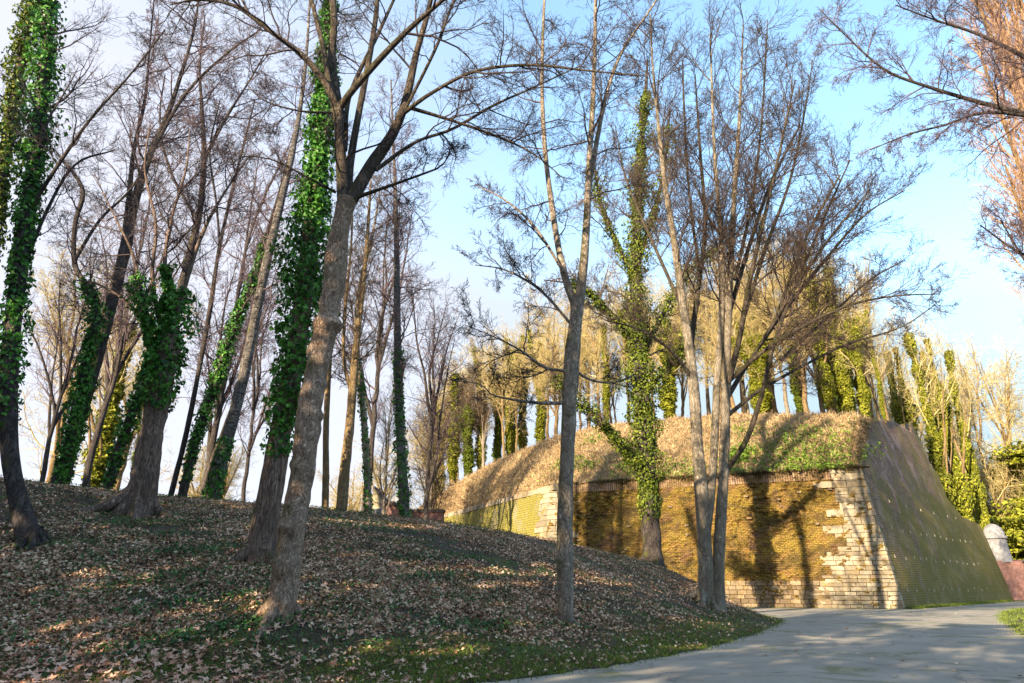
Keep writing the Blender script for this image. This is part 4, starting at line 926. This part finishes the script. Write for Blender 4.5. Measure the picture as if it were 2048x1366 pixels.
# ------------------------------------------------------------------ prototype trees for the woods
def proto(kind, seed, h=16., var0=True):
    """returns list of (part name, mesh) built at the origin"""
    rng = np.random.default_rng(seed); z = np.zeros(3)
    tmp = bpy.data.objects.new('proto', None); tmp.location = (0, 0, 0)
    k = int(h / .5); zz = np.linspace(0, h, k)
    sway = np.column_stack([np.cumsum(rng.normal(0, .05, k)), np.cumsum(rng.normal(0, .05, k)), zz])
    rad = np.interp(zz, [0, h * .3, h], [h * .013, h * .009, .02])
    out = []; parts = [trunk_tube(sway, rad, 8, seed, .06, .3, .5)]; subs = []
    if kind in ('bare', 'twin', 'gold', 'ivied', 'far', 'column'):
        nl = {'bare': 5, 'gold': 6, 'twin': 7, 'ivied': 4, 'far': 5, 'column': 3}[kind]
        for q in range(nl):
            a = rng.uniform(0, 6.28); t = rng.uniform(.12 if kind == 'twin' else .3, .65); s0 = sway[int(t * (k - 1))]
            L = h * rng.uniform(.35, .55); d = nrm(np.array([math.cos(a) * .35, math.sin(a) * .35, 1.]))
            p_, r_ = grow(rng, s0[None], d[None], np.array([L]), np.array([h * .0065]), 12, .07, .05, .15); subs.append((p_[0], r_[0])); parts.append(trunk_tube(p_[0], r_[0], 6, seed + q, .04))
    batch = [(sway[None], rad[None], h * .20, dict(n=22, t0=.22 if kind == 'gold' else .32, ang=54))]
    batch += [(p_[None], r_[None], h * .15, dict(n=13, t0=.2, ang=38)) for p_, r_ in subs]
    lv = [(6, .58, 46, 4), (5, .58, 46, 3)] + ([(3, .5, 38, 2)] if kind in ('gold', 'far', 'twin') else [])
    V, Fs = join(parts); out.append(('trunk', V, Fs))
    if batch:
        if kind == 'column': batch = [(sway[None], rad[None], h * .22, dict(n=18, t0=.6, ang=34))]
        res = branchify(rng, batch, lv, .07, .0085 if kind != 'far' else .02, .17); V, Fs = join([tubes(p_, r_, s_)[:2] for p_, r_, s_ in res]); out.append(('crown', V, Fs))
    if kind in ('ivied', 'column', 'evergreen'):
        if kind == 'ivied': prt = [ivy_on(sway, rad, rng, 13000, .17, .02, .82, (.02, .85), env=lambda t: 1 - .5 * t, seed=seed, lump=.45, lf=.8)] + [ivy_on(p_, r_, rng, 2200, .15, 0, .8, (.0, .6), seed=seed + 4, lump=.5, lf=.9) for p_, r_ in subs]
        elif kind == 'column': prt = [ivy_on(sway, rad, rng, 12000, .16, .04, .99, (.0, .66), lump=.6, lf=.9, env=lambda t: 1 - .4 * t, seed=seed)]
        else: prt = [ivy_on(sway, rad, rng, 4000 if var0 else 30000, .50 if var0 else .26, .04, 1., (.1, 4.2), lump=.8, lf=1.9 if var0 else .9, env=lambda t: .55 + .8 * np.sin(np.pi * t ** .8), seed=seed)]
        V, Fs = join(prt); out.append(('ivy' if kind != 'evergreen' else 'foliage', V, Fs))
    return out
PC = {}
def place(kind, var, matset, name, label, group, x, y, z, h, rz, sxy=1.0, cat='tree'):
    key = (kind, var, matset)
    root = empty(name, (x, y, z), label, cat, group); s_ = h / 16.; root.scale = (s_ * sxy, s_ * sxy, s_); root.rotation_euler = (0, 0, rz)
    if key not in PC:
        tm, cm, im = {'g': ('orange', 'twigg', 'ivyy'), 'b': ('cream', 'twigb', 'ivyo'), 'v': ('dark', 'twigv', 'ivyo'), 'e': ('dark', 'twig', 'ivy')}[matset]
        L_ = []
        for nm, V, Fs in proto(kind, 500 + var * 17 + sum(map(ord, kind)), var0=(var == 0)):
            o = mesh_obj(nm, V, Fs, MAT[{'trunk': tm, 'crown': cm, 'ivy': im, 'foliage': im}[nm]], None, nm not in ('ivy', 'foliage')); o.parent = root; L_.append(o)
        PC[key] = [(o.name.split('.')[0], o.data) for o in L_]
    else:
        for nm, me in PC[key]:
            o = bpy.data.objects.new(nm, me); COL.objects.link(o); o.parent = root
    return root
def place_px(kind, var, ms, name, label, group, bx, by, ty, Y, rng, z=None, sxy=1.0):
    b, _ = P(bx, by, Y); t, _ = P(bx, ty, Y)
    zz = b[2] if z is None else z
    return place(kind, var, ms, name, label, group, b[0], b[1], zz - .3, t[2] - zz + .3, rng.uniform(0, 6.28), sxy)
rng = np.random.default_rng(99)
# wood on top of the hill: a crest line with tree tops given along it
cx = [835, 870, 930, 1000, 1080, 1150, 1240, 1320, 1480, 1600, 1700, 1780]
cb = [1032, 1000, 962, 925, 893, 868, 850, 842, 832, 828, 828, 842]
ct = [800, 745, 680, 640, 600, 590, 575, 560, 525, 490, 500, 560]
cY = [104, 96, 88, 82, 77, 74, 71, 69, 66, 64, 62, 60]
zones = ((835, 'nearest the gatehouse'), (930, 'near the dark ivy bush'), (1010, 'left of the forked tree'), (1110, 'behind the forked tree'), (1180, 'between forked tree and oak'), (1262, 'behind the ivy oak'),
         (1350, 'behind the multi stemmed tree'), (1470, 'right of the multi stemmed tree'), (1560, 'above the bare slope middle'), (1650, 'above the stone corner'), (1725, 'beside the bastion high corner'))
zcount = {}; short = lambda t: t
def wood_label(x, row, kind):
    z = [t for a, t in zones if x >= a][-1]; c = zcount.get((z, row), 0); zcount[(z, row)] = c + 1
    look = {'gold': 'fine golden', 'twin': 'many stemmed golden', 'ivied': 'ivy sleeved', 'bare': 'slender golden'}[kind]
    return '%s %stree, %s row of hilltop wood, %s' % (look, '' if c == 0 else ('second ', 'third ', 'fourth ', 'fifth ', 'sixth ')[min(c - 1, 4)] , ('front', 'middle', 'back')[row], z)
for row, (n, dY, k0) in enumerate(((26, 2.0, 1.0), (22, 7, .98), (18, 13, 1.0))):
    for k in range(n):
        x = 845 + (1790 - 845) * (k + rng.uniform(.1, .9)) / n
        Yb = np.interp(x, cx, cY) + dY; by = np.interp(x, cx, cb) + 4; ty = np.interp(x, cx, ct)
        ty = by - (by - ty) * k0 * rng.uniform(.66, 1.08)
        kind = rng.choice(['gold', 'twin', 'ivied', 'bare'], p=[.36, .30, .16, .18]); ms = 'g' if rng.uniform() < .75 else 'b'
        b, _ = P(x, by, Yb)
        if b[0] > 20: 
            if (b - C0) @ nR > -3: continue
        lab = wood_label(x, row, kind)
        place_px(kind, int(rng.integers(0, 3)), ms, 'woodland_tree', lab, 'bare trees of the hilltop wood' if kind != 'ivied' else 'ivy sleeved trees of the hilltop wood', x, by, ty, Yb, rng, sxy=rng.uniform(.8, 1.1))
for i, (x, by, ty, Y, kind, sxy, lab) in enumerate((
    (905, 965, 745, 89, 'column', 1.7, 'yellow green ivy pillar at the left end of the hilltop wood'),
    (935, 950, 775, 87, 'ivied', 1.5, 'bushy dark ivy covered tree second from the left end of the hilltop wood'),
    (1015, 915, 700, 84, 'column', 1.1, 'slim ivy covered tree on the hill crest left of the forked tree'),
    (1215, 850, 650, 73, 'column', 1.2, 'bright ivy covered tree on the hill behind the forked tree and ivy oak'),
    (1345, 842, 600, 68, 'ivied', 1.5, 'bright green ivied tree on the hill just right of the ivy oak'),
    (1530, 830, 640, 65, 'ivied', 1.9, 'broad bright green ivied tree on the hill right of the multi stemmed tree'),
    (1600, 828, 680, 66, 'ivied', 1.5, 'dark trunked ivied tree at the middle of the hilltop'),
    (1660, 822, 560, 63, 'column', 1.5, 'tall golden ivy mass on the hill above the right end of the bare slope'),
    (1735, 836, 600, 60, 'ivied', 1.2, 'ivied tree beside the top corner of the bastion wall'),
    (1770, 840, 700, 58, 'column', 1.0, 'small ivy column just behind the highest corner of the bastion'))):
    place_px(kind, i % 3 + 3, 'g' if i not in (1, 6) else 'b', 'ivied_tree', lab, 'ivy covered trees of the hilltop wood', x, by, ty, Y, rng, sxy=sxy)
# tall ivied trees to the right behind the bastion
for i, (x, ty, Y, kind, sxy, lab) in enumerate((
    (1836, 740, 90, 'twin', .7, 'golden bare tree nearest the high corner in the right-hand stand'),
    (1868, 700, 80, 'column', .75, 'slim ivied trunk first in the row behind the sloping side wall'),
    (1898, 690, 79, 'column', .8, 'ivied tree second in the row behind the sloping side wall'),
    (1926, 665, 78, 'column', .75, 'tall ivy column third in the row behind the sloping side wall'),
    (1950, 700, 79, 'column', .6, 'thin ivied trunk among the right-hand row, fourth along'),
    (1972, 672, 78, 'column', .8, 'ivy sleeved trunk above the small white turret'),
    (1998, 700, 80, 'column', .65, 'thin ivied trunk last in the row, right of the turret'),
    (2036, 700, 86, 'twin', .8, 'spreading bare tree near the right edge above the turret'),
    (2075, 720, 90, 'gold', .9, 'fine twigged tree at the right edge behind the turret'),
    (1885, 790, 110, 'gold', 1.0, 'hazy golden tree farther behind the ivied row'),
    (1960, 780, 112, 'gold', 1.0, 'hazy golden tree farther behind the turret'),
    (2010, 760, 108, 'gold', 1.0, 'hazy golden tree between the ivied row and right edge'),
    (1815, 720, 98, 'gold', .8, 'golden tree farther behind the high corner of the bastion'))):
    g0 = 1175; place_px(kind, i % 3, 'g', 'background_tree', lab, 'ivied trees right of the bastion', x, g0, ty, Y, rng, z=.2, sxy=sxy)
for i, (x, ty, Y, lab) in enumerate(((2030, 950, 95, 'yellow green bushy tree right above the turret'), (2075, 930, 90, 'yellow green bushy tree cut by the right edge'), (2005, 1010, 110, 'low bushy tree showing behind the turret dome'), (2110, 900, 85, 'bushy tree outside the right edge, nearest the road'))):
    place_px('evergreen', 1, 'g', 'bushy_tree', lab, 'yellow green bushy trees at the right edge', x, 1175, ty, Y, rng, z=.1, sxy=1.6)
# background left, beyond the ridge
for i, (x, ty, Y, kind, ms, sxy, lab) in enumerate((
    (178, 640, 50, 'column', 'g', 1.3, 'yellow green ivied tree glowing behind the ridge left of the furrowed trunk'),
    (215, 600, 56, 'gold', 'g', 1.2, 'golden bare tree behind the ridge beside the yellow ivied one'),
    (100, 560, 60, 'gold', 'g', 1.2, 'golden bare tree far behind the left ivy tree'),
    (255, 760, 40, 'ivied', 'b', .6, 'ivied tree just left of the furrowed trunk behind the ridge'),
    (400, 900, 75, 'gold', 'g', 1.8, 'low yellowish thicket tree behind the leaning thin trunks'),
    (450, 905, 70, 'gold', 'g', 1.8, 'low twiggy tree left of the birch foot behind the ridge'),
    (850, 800, 70, 'twin', 'b', 1.0, 'bare twin stemmed tree behind the straight birch'),
    (765, 780, 62, 'bare', 'b', .8, 'bare brown tree above the ruined gatehouse'),
    (870, 860, 92, 'gold', 'g', 1.4, 'golden thicket tree right of the gatehouse at the foot of the hill'),
    (770, 900, 95, 'gold', 'g', 1.5, 'low golden tree directly behind the gatehouse gable'),
    (700, 930, 100, 'gold', 'g', 1.8, 'low golden tree between the orange lichened trunk and gatehouse'),
    (60, 480, 40, 'bare', 'v', .7, 'bare violet twigged tree between the left ivy tree and the leaning grey tree'),
    (480, 560, 48, 'bare', 'v', .7, 'bare violet twigged tree behind the spotted birch'),
    (400, 300, 50, 'twin', 'v', .7, 'tallest bare violet tree left of the ivy clad tree'),
    (160, 300, 46, 'bare', 'v', .75, 'tall bare violet tree behind the leaning grey trunks'),
    (730, 420, 52, 'bare', 'v', .8, 'bare violet tree right of the plane tree behind the ridge'),
    (850, 600, 60, 'bare', 'v', .9, 'airy bare tree to the right of the straight birch'))):
    b, _ = P(x, 1040, Y); z_ = float(hz(b[0], b[1])); place_px(kind, i % 3, ms, 'background_tree', lab, None, x, 1040, ty, Y, rng, z=z_, sxy=sxy)
# far wood along the horizon
V_, F_ = [], []
pr = proto('far', 7)[0:2]; parts = []
for k in range(120):
    a = rng.uniform(-.85, .85); d = rng.uniform(115, 190); x = d * math.sin(a) * 1.15; y = d * math.cos(a) * .9 + 10
    if x > 0 and y < 130: y += 30
    s_ = rng.uniform(.7, 1.0); ca, sa = math.cos(k), math.sin(k); Rm = np.array([[ca, -sa, 0], [sa, ca, 0], [0, 0, 1]]) * s_
    for nm, V, Fs in pr: parts.append((V @ Rm.T + np.array([x, y, 1.5]), Fs)) if k % 1 == 0 else None
V, Fs = join(parts); tag(mesh_obj('far_wood', V, Fs, MAT['twigg'], None), 'distant bare golden wood along the horizon behind the ridge', 'wood', kind='stuff')
# unseen evergreen row added left of and behind the camera to shade the slope
for k in range(34):
    v_ = -48 + k * 3.5; u_ = -17 + rng.uniform(-1.5, 1.5)
    x = -u_ * SUNV[0] + v_ * PV[0]; y = -u_ * SUNV[1] + v_ * PV[1]
    if math.atan2(abs(x), y) < R(42) and y > 0: continue
    hgt = (13.2 if -3 < v_ < 5 else 15.5) + rng.uniform(-1.5, 1.2); z_ = float(hz(x, y))
    place('evergreen', 0, 'e', 'unseen_shade_tree', 'unseen evergreen added left of and behind the camera to shade the slope', 'evergreens added out of view for shade', x, y, z_ - .2, hgt, rng.uniform(0, 6), rng.uniform(.9, 1.15))

# ------------------------------------------------------------------ small buildings
def box(x0, x1, y0, y1, z0, z1):
    V = np.array([(x, y, z) for z in (z0, z1) for y in (y0, y1) for x in (x0, x1)], float)
    return V, [np.array([[0, 1, 5, 4], [1, 3, 7, 5], [3, 2, 6, 7], [2, 0, 4, 6], [4, 5, 7, 6], [0, 2, 3, 1]])]
def plain(name, c1, c2, sc=3, br=False):
    a = M(name); n = a.noise(sc, None, 6, .7); a.col(a.ramp(n, [(.35, c1), (.65, c2)])); a.bump(n, .5, .05); return a.m
ylw = plain('pale_render', (.42, .35, .20), (.56, .49, .32)); rbr = plain('red_brick', (.20, .09, .07), (.36, .20, .165)); dkr = plain('slate_roof', (.05, .04, .04), (.16, .12, .10)); wht = plain('grey_white_render', (.14, .14, .15), (.34, .33, .34)); stc = plain('pink_stone', (.38, .28, .26), (.5, .4, .36))
Yg = 66
def gx_(px): return P(px, 1040, Yg)[0][0]
def gz_(py): return P(780, py, Yg)[0][2]
gh = empty('gatehouse', (gx_(785), Yg, 2.5), 'small ruined brick gatehouse with a pointed yellow gable seen over the ridge', 'building')
# gable wall
xa, xb, zt = gx_(728), gx_(764), gz_(975); zb = 1.5
V = np.array([(xa, Yg, zb), (xb, Yg, zb), (xb, Yg, gz_(1002)), (gx_(747), Yg, zt), (xa, Yg, gz_(1020)), (xa, Yg + .6, zb), (xb, Yg + .6, zb), (xb, Yg + .6, gz_(1002)), (gx_(747), Yg + .6, zt), (xa, Yg + .6, gz_(1020))])
mesh_obj('gable', V, [np.array([[0, 1, 2, 3, 4], [9, 8, 7, 6, 5]]), np.array([[0, 5, 6, 1], [1, 6, 7, 2], [2, 7, 8, 3], [3, 8, 9, 4], [4, 9, 5, 0]])], ylw, gh, False)
V = np.array([(gx_(745), Yg - .2, zt + .15), (gx_(768), Yg - .2, gz_(1000) + .1), (gx_(768), Yg + 3, gz_(1000) + .1), (gx_(745), Yg + 3, zt + .15)]); V2 = V + [0, 0, -.25]
mesh_obj('roof', np.concatenate([V, V2]), [np.array([[0, 1, 2, 3], [7, 6, 5, 4], [0, 4, 5, 1], [1, 5, 6, 2], [2, 6, 7, 3], [3, 7, 4, 0]])], dkr, gh, False)
V, Fs = box(gx_(770), gx_(802), Yg - .3, Yg + 2.5, zb, gz_(1010)); mesh_obj('brick_wall', V, Fs, rbr, gh, False)
V, Fs = box(gx_(762), gx_(769), Yg - .45, Yg + .3, zb, gz_(1001)); mesh_obj('pier', V, Fs, stc, gh, False)
V, Fs = join([box(gx_(769), gx_(788), Yg - .5, Yg + 2.6, gz_(1010), gz_(1003)), box(gx_(786), gx_(803), Yg - .5, Yg + 2.6, gz_(1013), gz_(1008))]); mesh_obj('parapet', V, Fs, dkr, gh, False)
V, Fs = box(gx_(745), gx_(761), Yg - .35, Yg - .02, zb, gz_(1018)); mesh_obj('gate', V, Fs, wht, gh, False)
rw = empty('ruined_wall', (gx_(835), 70, 2.5), 'low broken reddish wall between the gatehouse and the foot of the hill', 'wall')
V, Fs = join([box(gx_(805) , gx_(850), 69, 70, 1.5, gz_(1018)), box(gx_(850), gx_(880), 69, 70, 1.5, gz_(1010) - .2)]); mesh_obj('brick_wall', V, Fs, rbr, rw, False)
V, Fs = box(gx_(804), gx_(882), 68.9, 70.1, gz_(1018) + .0, gz_(1016) + .2); mesh_obj('coping', V, Fs, dkr, rw, False)

# white domed turret at the far end of the side wall
tc_ = onR(UR - 6.0, 0, 2.2); tz0 = 3.0
pT, mT = P(1990, 1085, tc_[1]); cxT = P(1992, 1085, tc_[1] + .0)[0][0]; tcx, tcy = P(1991, 1085, 76)[0][0], 76.0; mT = P(1991, 1085, 76)[1]
r_t = 20 * mT
tu_ = empty('turret', (tcx, tcy, 0), 'small grey white turret with rounded roof at the far end of the bastion', 'turret')
def lathe(prof, n=20):
    a = np.arange(n) * 2 * math.pi / n; V = np.array([[(tcx + r * math.cos(t), tcy + r * math.sin(t), z) for t in a] for r, z in prof]).reshape(-1, 3)
    ix = np.arange(len(prof) * n).reshape(len(prof), n)
    return V, [np.stack([ix[:-1], np.roll(ix, -1, 1)[:-1], np.roll(ix, -1, 1)[1:], ix[1:]], -1).reshape(-1, 4)]
z1 = P(1990, 1078, tcy)[0][2]; z2 = P(1990, 1048, tcy)[0][2]
V, Fs = lathe([(r_t * 1.12, P(1990, 1125, tcy)[0][2]), (r_t, (P(1990, 1125, tcy)[0][2] + z1) / 2), (r_t * .92, z1)]); mesh_obj('drum', V, Fs, wht, tu_)
V, Fs = lathe([(r_t * .92, z1), (r_t * 1.08, z1 + .03), (r_t * 1.08, z1 + .2), (r_t * .95, z1 + .3)]); mesh_obj('cornice', V, Fs, wht, tu_, False)
hh = z2 - z1 - .25; V, Fs = lathe([(r_t * .95 * math.cos(t), z1 + .28 + hh * math.sin(t)) for t in np.linspace(0, 1.53, 8)]); mesh_obj('dome', V, Fs, wht, tu_)
V, Fs = box(tcx - r_t * 1.1, tcx + r_t * 1.5, tcy - r_t, tcy + r_t, -.2, P(1990, 1122, tcy)[0][2]); mesh_obj('brick_base', V, Fs, rbr, tu_, False)
# farther low brick wall
pw = P(2018, 1130, 80)[0]
fw = empty('low_wall', (pw[0], 80, 0), 'farther reddish brick rampart with a dark gap past the turret at the right edge', 'wall')
dw = nrm(np.array([1, .35, 0]))
def slab(a, b, z0, za, zb, th=1.):
    n = np.array([-dw[1], dw[0], 0]) * th; A = np.array([pw[0], 78, 0]) + dw * a; B = np.array([pw[0], 78, 0]) + dw * b
    V = np.array([A + [0, 0, z0], B + [0, 0, z0], B + [0, 0, zb], A + [0, 0, za]]); V = np.concatenate([V, V + n]); return V, [np.array([[0, 1, 2, 3], [7, 6, 5, 4], [3, 2, 6, 7], [0, 3, 7, 4], [1, 5, 6, 2]])]
V, Fs = slab(-4, 1.2, 0, 3.9, 3.7); mesh_obj('brick_face', V, Fs, rbr, fw, False)
V, Fs = slab(2.0, 30, 0, 3.6, 3.4); mesh_obj('moss_face', V, Fs, mbF, fw, False)
V, Fs = slab(-4.2, 30.2, 3.92, 4.1, 4.1, 1.2); mesh_obj('coping', V, Fs, dkr, fw, False)

# ------------------------------------------------------------------ ground cover
rng = np.random.default_rng(31)
def sample_mound(n, fac=None):
    """points on the slope, denser near the camera as seen; x,y arrays"""
    out = []
    need = n
    while need > 0:
        Yd = 9.5 + (44 - 9.5) * rng.uniform(0, 1, need * 3) ** 1.6; a = rng.uniform(-.82, .46, need * 3); x = a * Yd * .98 - .2; y = Yd
        ok = ~inpoly(x, y, rp) & (hz(x, y) > .02)
        if fac is not None: ok &= rng.uniform(0, 1, len(x)) < fac(x, y)
        q = np.column_stack([x, y])[ok][:need]; out.append(q); need -= len(q)
    return np.concatenate(out)
def fnoise(x, y, f, s): return hashn(np.column_stack([x, y, 0 * x]), f, s)
def gnormal(x, y): e = .3; return nrm(np.column_stack([-(hz(x + e, y) - hz(x - e, y)) / (2 * e), -(hz(x, y + e) - hz(x, y - e)) / (2 * e), np.ones_like(x)]))
def pathd(x, y):
    q = np.column_stack([x, y]) - A_; return np.abs(q @ nn), q @ dd
def leaf_fac(x, y):
    z = hz(x, y); d, al_ = pathd(x, y)
    f = .5 + .55 * fnoise(x, y, .9, 5) + .45 * fnoise(x, y, 3.3, 6)
    f = f * sstep(.12, .85, z) + .05
    f = np.where((d < .5) & (al_ > -2) & (al_ < 9), f * .12, f)
    return np.clip(f * np.where(x > 4.5, .7, 1), 0, 1)
q = sample_mound(150000, leaf_fac); x, y = q.T; gn = gnormal(x, y)
C = np.column_stack([x, y, hz(x, y)]) + gn * rng.uniform(.005, .05, len(x))[:, None]
Nn = nrm(gn + rng.normal(0, .55, C.shape))
V, Fs = leaf_mesh(C, Nn, rng.uniform(.035, .115, len(x)), rng, aspect=.6)
tag(mesh_obj('fallen_leaves', V, Fs, MAT['dead'], None, False), 'thick litter of curled tan dead leaves covering the slope', 'leaf litter', kind='stuff')
def big_fac(x, y):
    return np.clip(.03 + .9 * sstep(15, 11.5, y) * sstep(0, -6, x) + .25 * fnoise(x, y, .7, 9) * sstep(22, 14, y), 0, 1)
q = sample_mound(2300, big_fac); x, y = q.T; gn = gnormal(x, y)
C = np.column_stack([x, y, hz(x, y)]) + gn * rng.uniform(.02, .06, len(x))[:, None]
V, Fs = leaf_mesh(C, nrm(gn + rng.normal(0, .35, C.shape)), rng.uniform(.11, .20, len(x)), rng, kind='lobed')
tag(mesh_obj('plane_leaves', V, Fs, MAT['pinkleaf'], None, False), 'larger pinkish lobed plane leaves scattered at the foot of the slope', 'leaf litter', kind='stuff')
# leaves blown on the road
xr = rng.uniform(-2, 26, 900); yr = rng.uniform(10.5, 46, 900); ok = inpoly(xr, yr, rp) & (rng.uniform(0, 1, 900) < .22); xr, yr = xr[ok], yr[ok]
V, Fs = leaf_mesh(np.column_stack([xr, yr, np.full(len(xr), .02)]), nrm(rng.normal(0, .3, (len(xr), 3)) + [0, 0, 1]), rng.uniform(.06, .14, len(xr)), rng, kind='lobed')
tag(mesh_obj('road_leaves', V, Fs, MAT['dead'], None, False), 'a few dry leaves lying on the grey road', 'leaf litter', kind='stuff')
def ivy_fac(x, y):
    return np.clip((.12 + sstep(.35, 1.5, .6 * fnoise(x, y, 1.3, 15) + .8 * fnoise(x, y, 6.2, 16) + .25)) * sstep(.1, .6, hz(x, y)) * np.where(x < 0, 1, .45), 0, 1)
q = sample_mound(34000, ivy_fac); x, y = q.T; gn = gnormal(x, y)
C = np.column_stack([x, y, hz(x, y)]) + gn * rng.uniform(.03, .14, len(x))[:, None]
V, Fs = leaf_mesh(C, nrm(gn + rng.normal(0, .4, C.shape)), rng.uniform(.035, .085, len(x)), rng)
tag(mesh_obj('ground_ivy', V, Fs, MAT['ivyg'], None, False), 'dark green ivy creeping in patches among the leaf litter', 'ground ivy', kind='stuff')
def grass_fac(x, y):
    z = hz(x, y); return np.clip((sstep(.75, .1, z) * (.5 + .6 * fnoise(x, y, 1.4, 18)) + .9 * sstep(.55, 1.0, fnoise(x, y, .55, 19)) * .5), 0, 1)
q = sample_mound(75000, grass_fac); x, y = q.T
V1 = blades(np.column_stack([x, y, hz(x, y) - .01]), rng.uniform(.03, .10, len(x)), rng.uniform(.008, .018, len(x)), rng, .6)
# verge along the road and right-hand verge, grass strip under the side wall
q = []
for i in range(len(rp)):
    a = rp[i]
    if a[1] < 10 or a[0] < -2: continue
    q.append(a + rng.normal(0, .13, (34, 2)))
q = np.concatenate(q)
V2 = blades(np.column_stack([q, np.full(len(q), .0)]), rng.uniform(.03, .11, len(q)), rng.uniform(.01, .02, len(q)), rng, .6)
xx = rng.uniform(14, 36, 26000); yy = rng.uniform(20, 48, 26000); ok = ~inpoly(xx, yy, rp) & (xx > 14) & (((np.column_stack([xx, yy]) - C0[:2]) @ nR[:2]) > 0); xx, yy = xx[ok], yy[ok]
V3 = blades(np.column_stack([xx, yy, hz(xx, yy)]), rng.uniform(.05, .16, len(xx)), rng.uniform(.015, .03, len(xx)), rng, .6)
# strip at the foot of side face
us = rng.uniform(0, 33, 9000); ps = C0 + dR * us[:, None] + nR * rng.uniform(0, .7, 9000)[:, None]
V4 = blades(np.column_stack([ps[:, 0], ps[:, 1], np.zeros(9000)]), rng.uniform(.05, .25, 9000), rng.uniform(.02, .04, 9000), rng, .6)
V, Fs = join([V1, V2, V3, V4]); tag(mesh_obj('grass', V, Fs, MAT['verge'], None, False), 'short green grass along the verges and foot of the slope', 'grass', kind='stuff')
# fallen twigs on the slope
q = sample_mound(2600); x, y = q.T; gn = gnormal(x, y); D = np.cross(gn, rng.normal(0, 1, gn.shape))
pt, ra = grow(rng, np.column_stack([x, y, hz(x, y) + .03]), D, rng.uniform(.2, .9, len(x)), rng.uniform(.004, .009, len(x)), 4, .2, .0, .5)
V, Fs = join([tubes(pt, ra, 3)[:2]]); tag(mesh_obj('fallen_twigs', V, Fs, MAT['twigb'], None), 'thin fallen twigs lying among the leaves on the slope', 'twigs', kind='stuff')
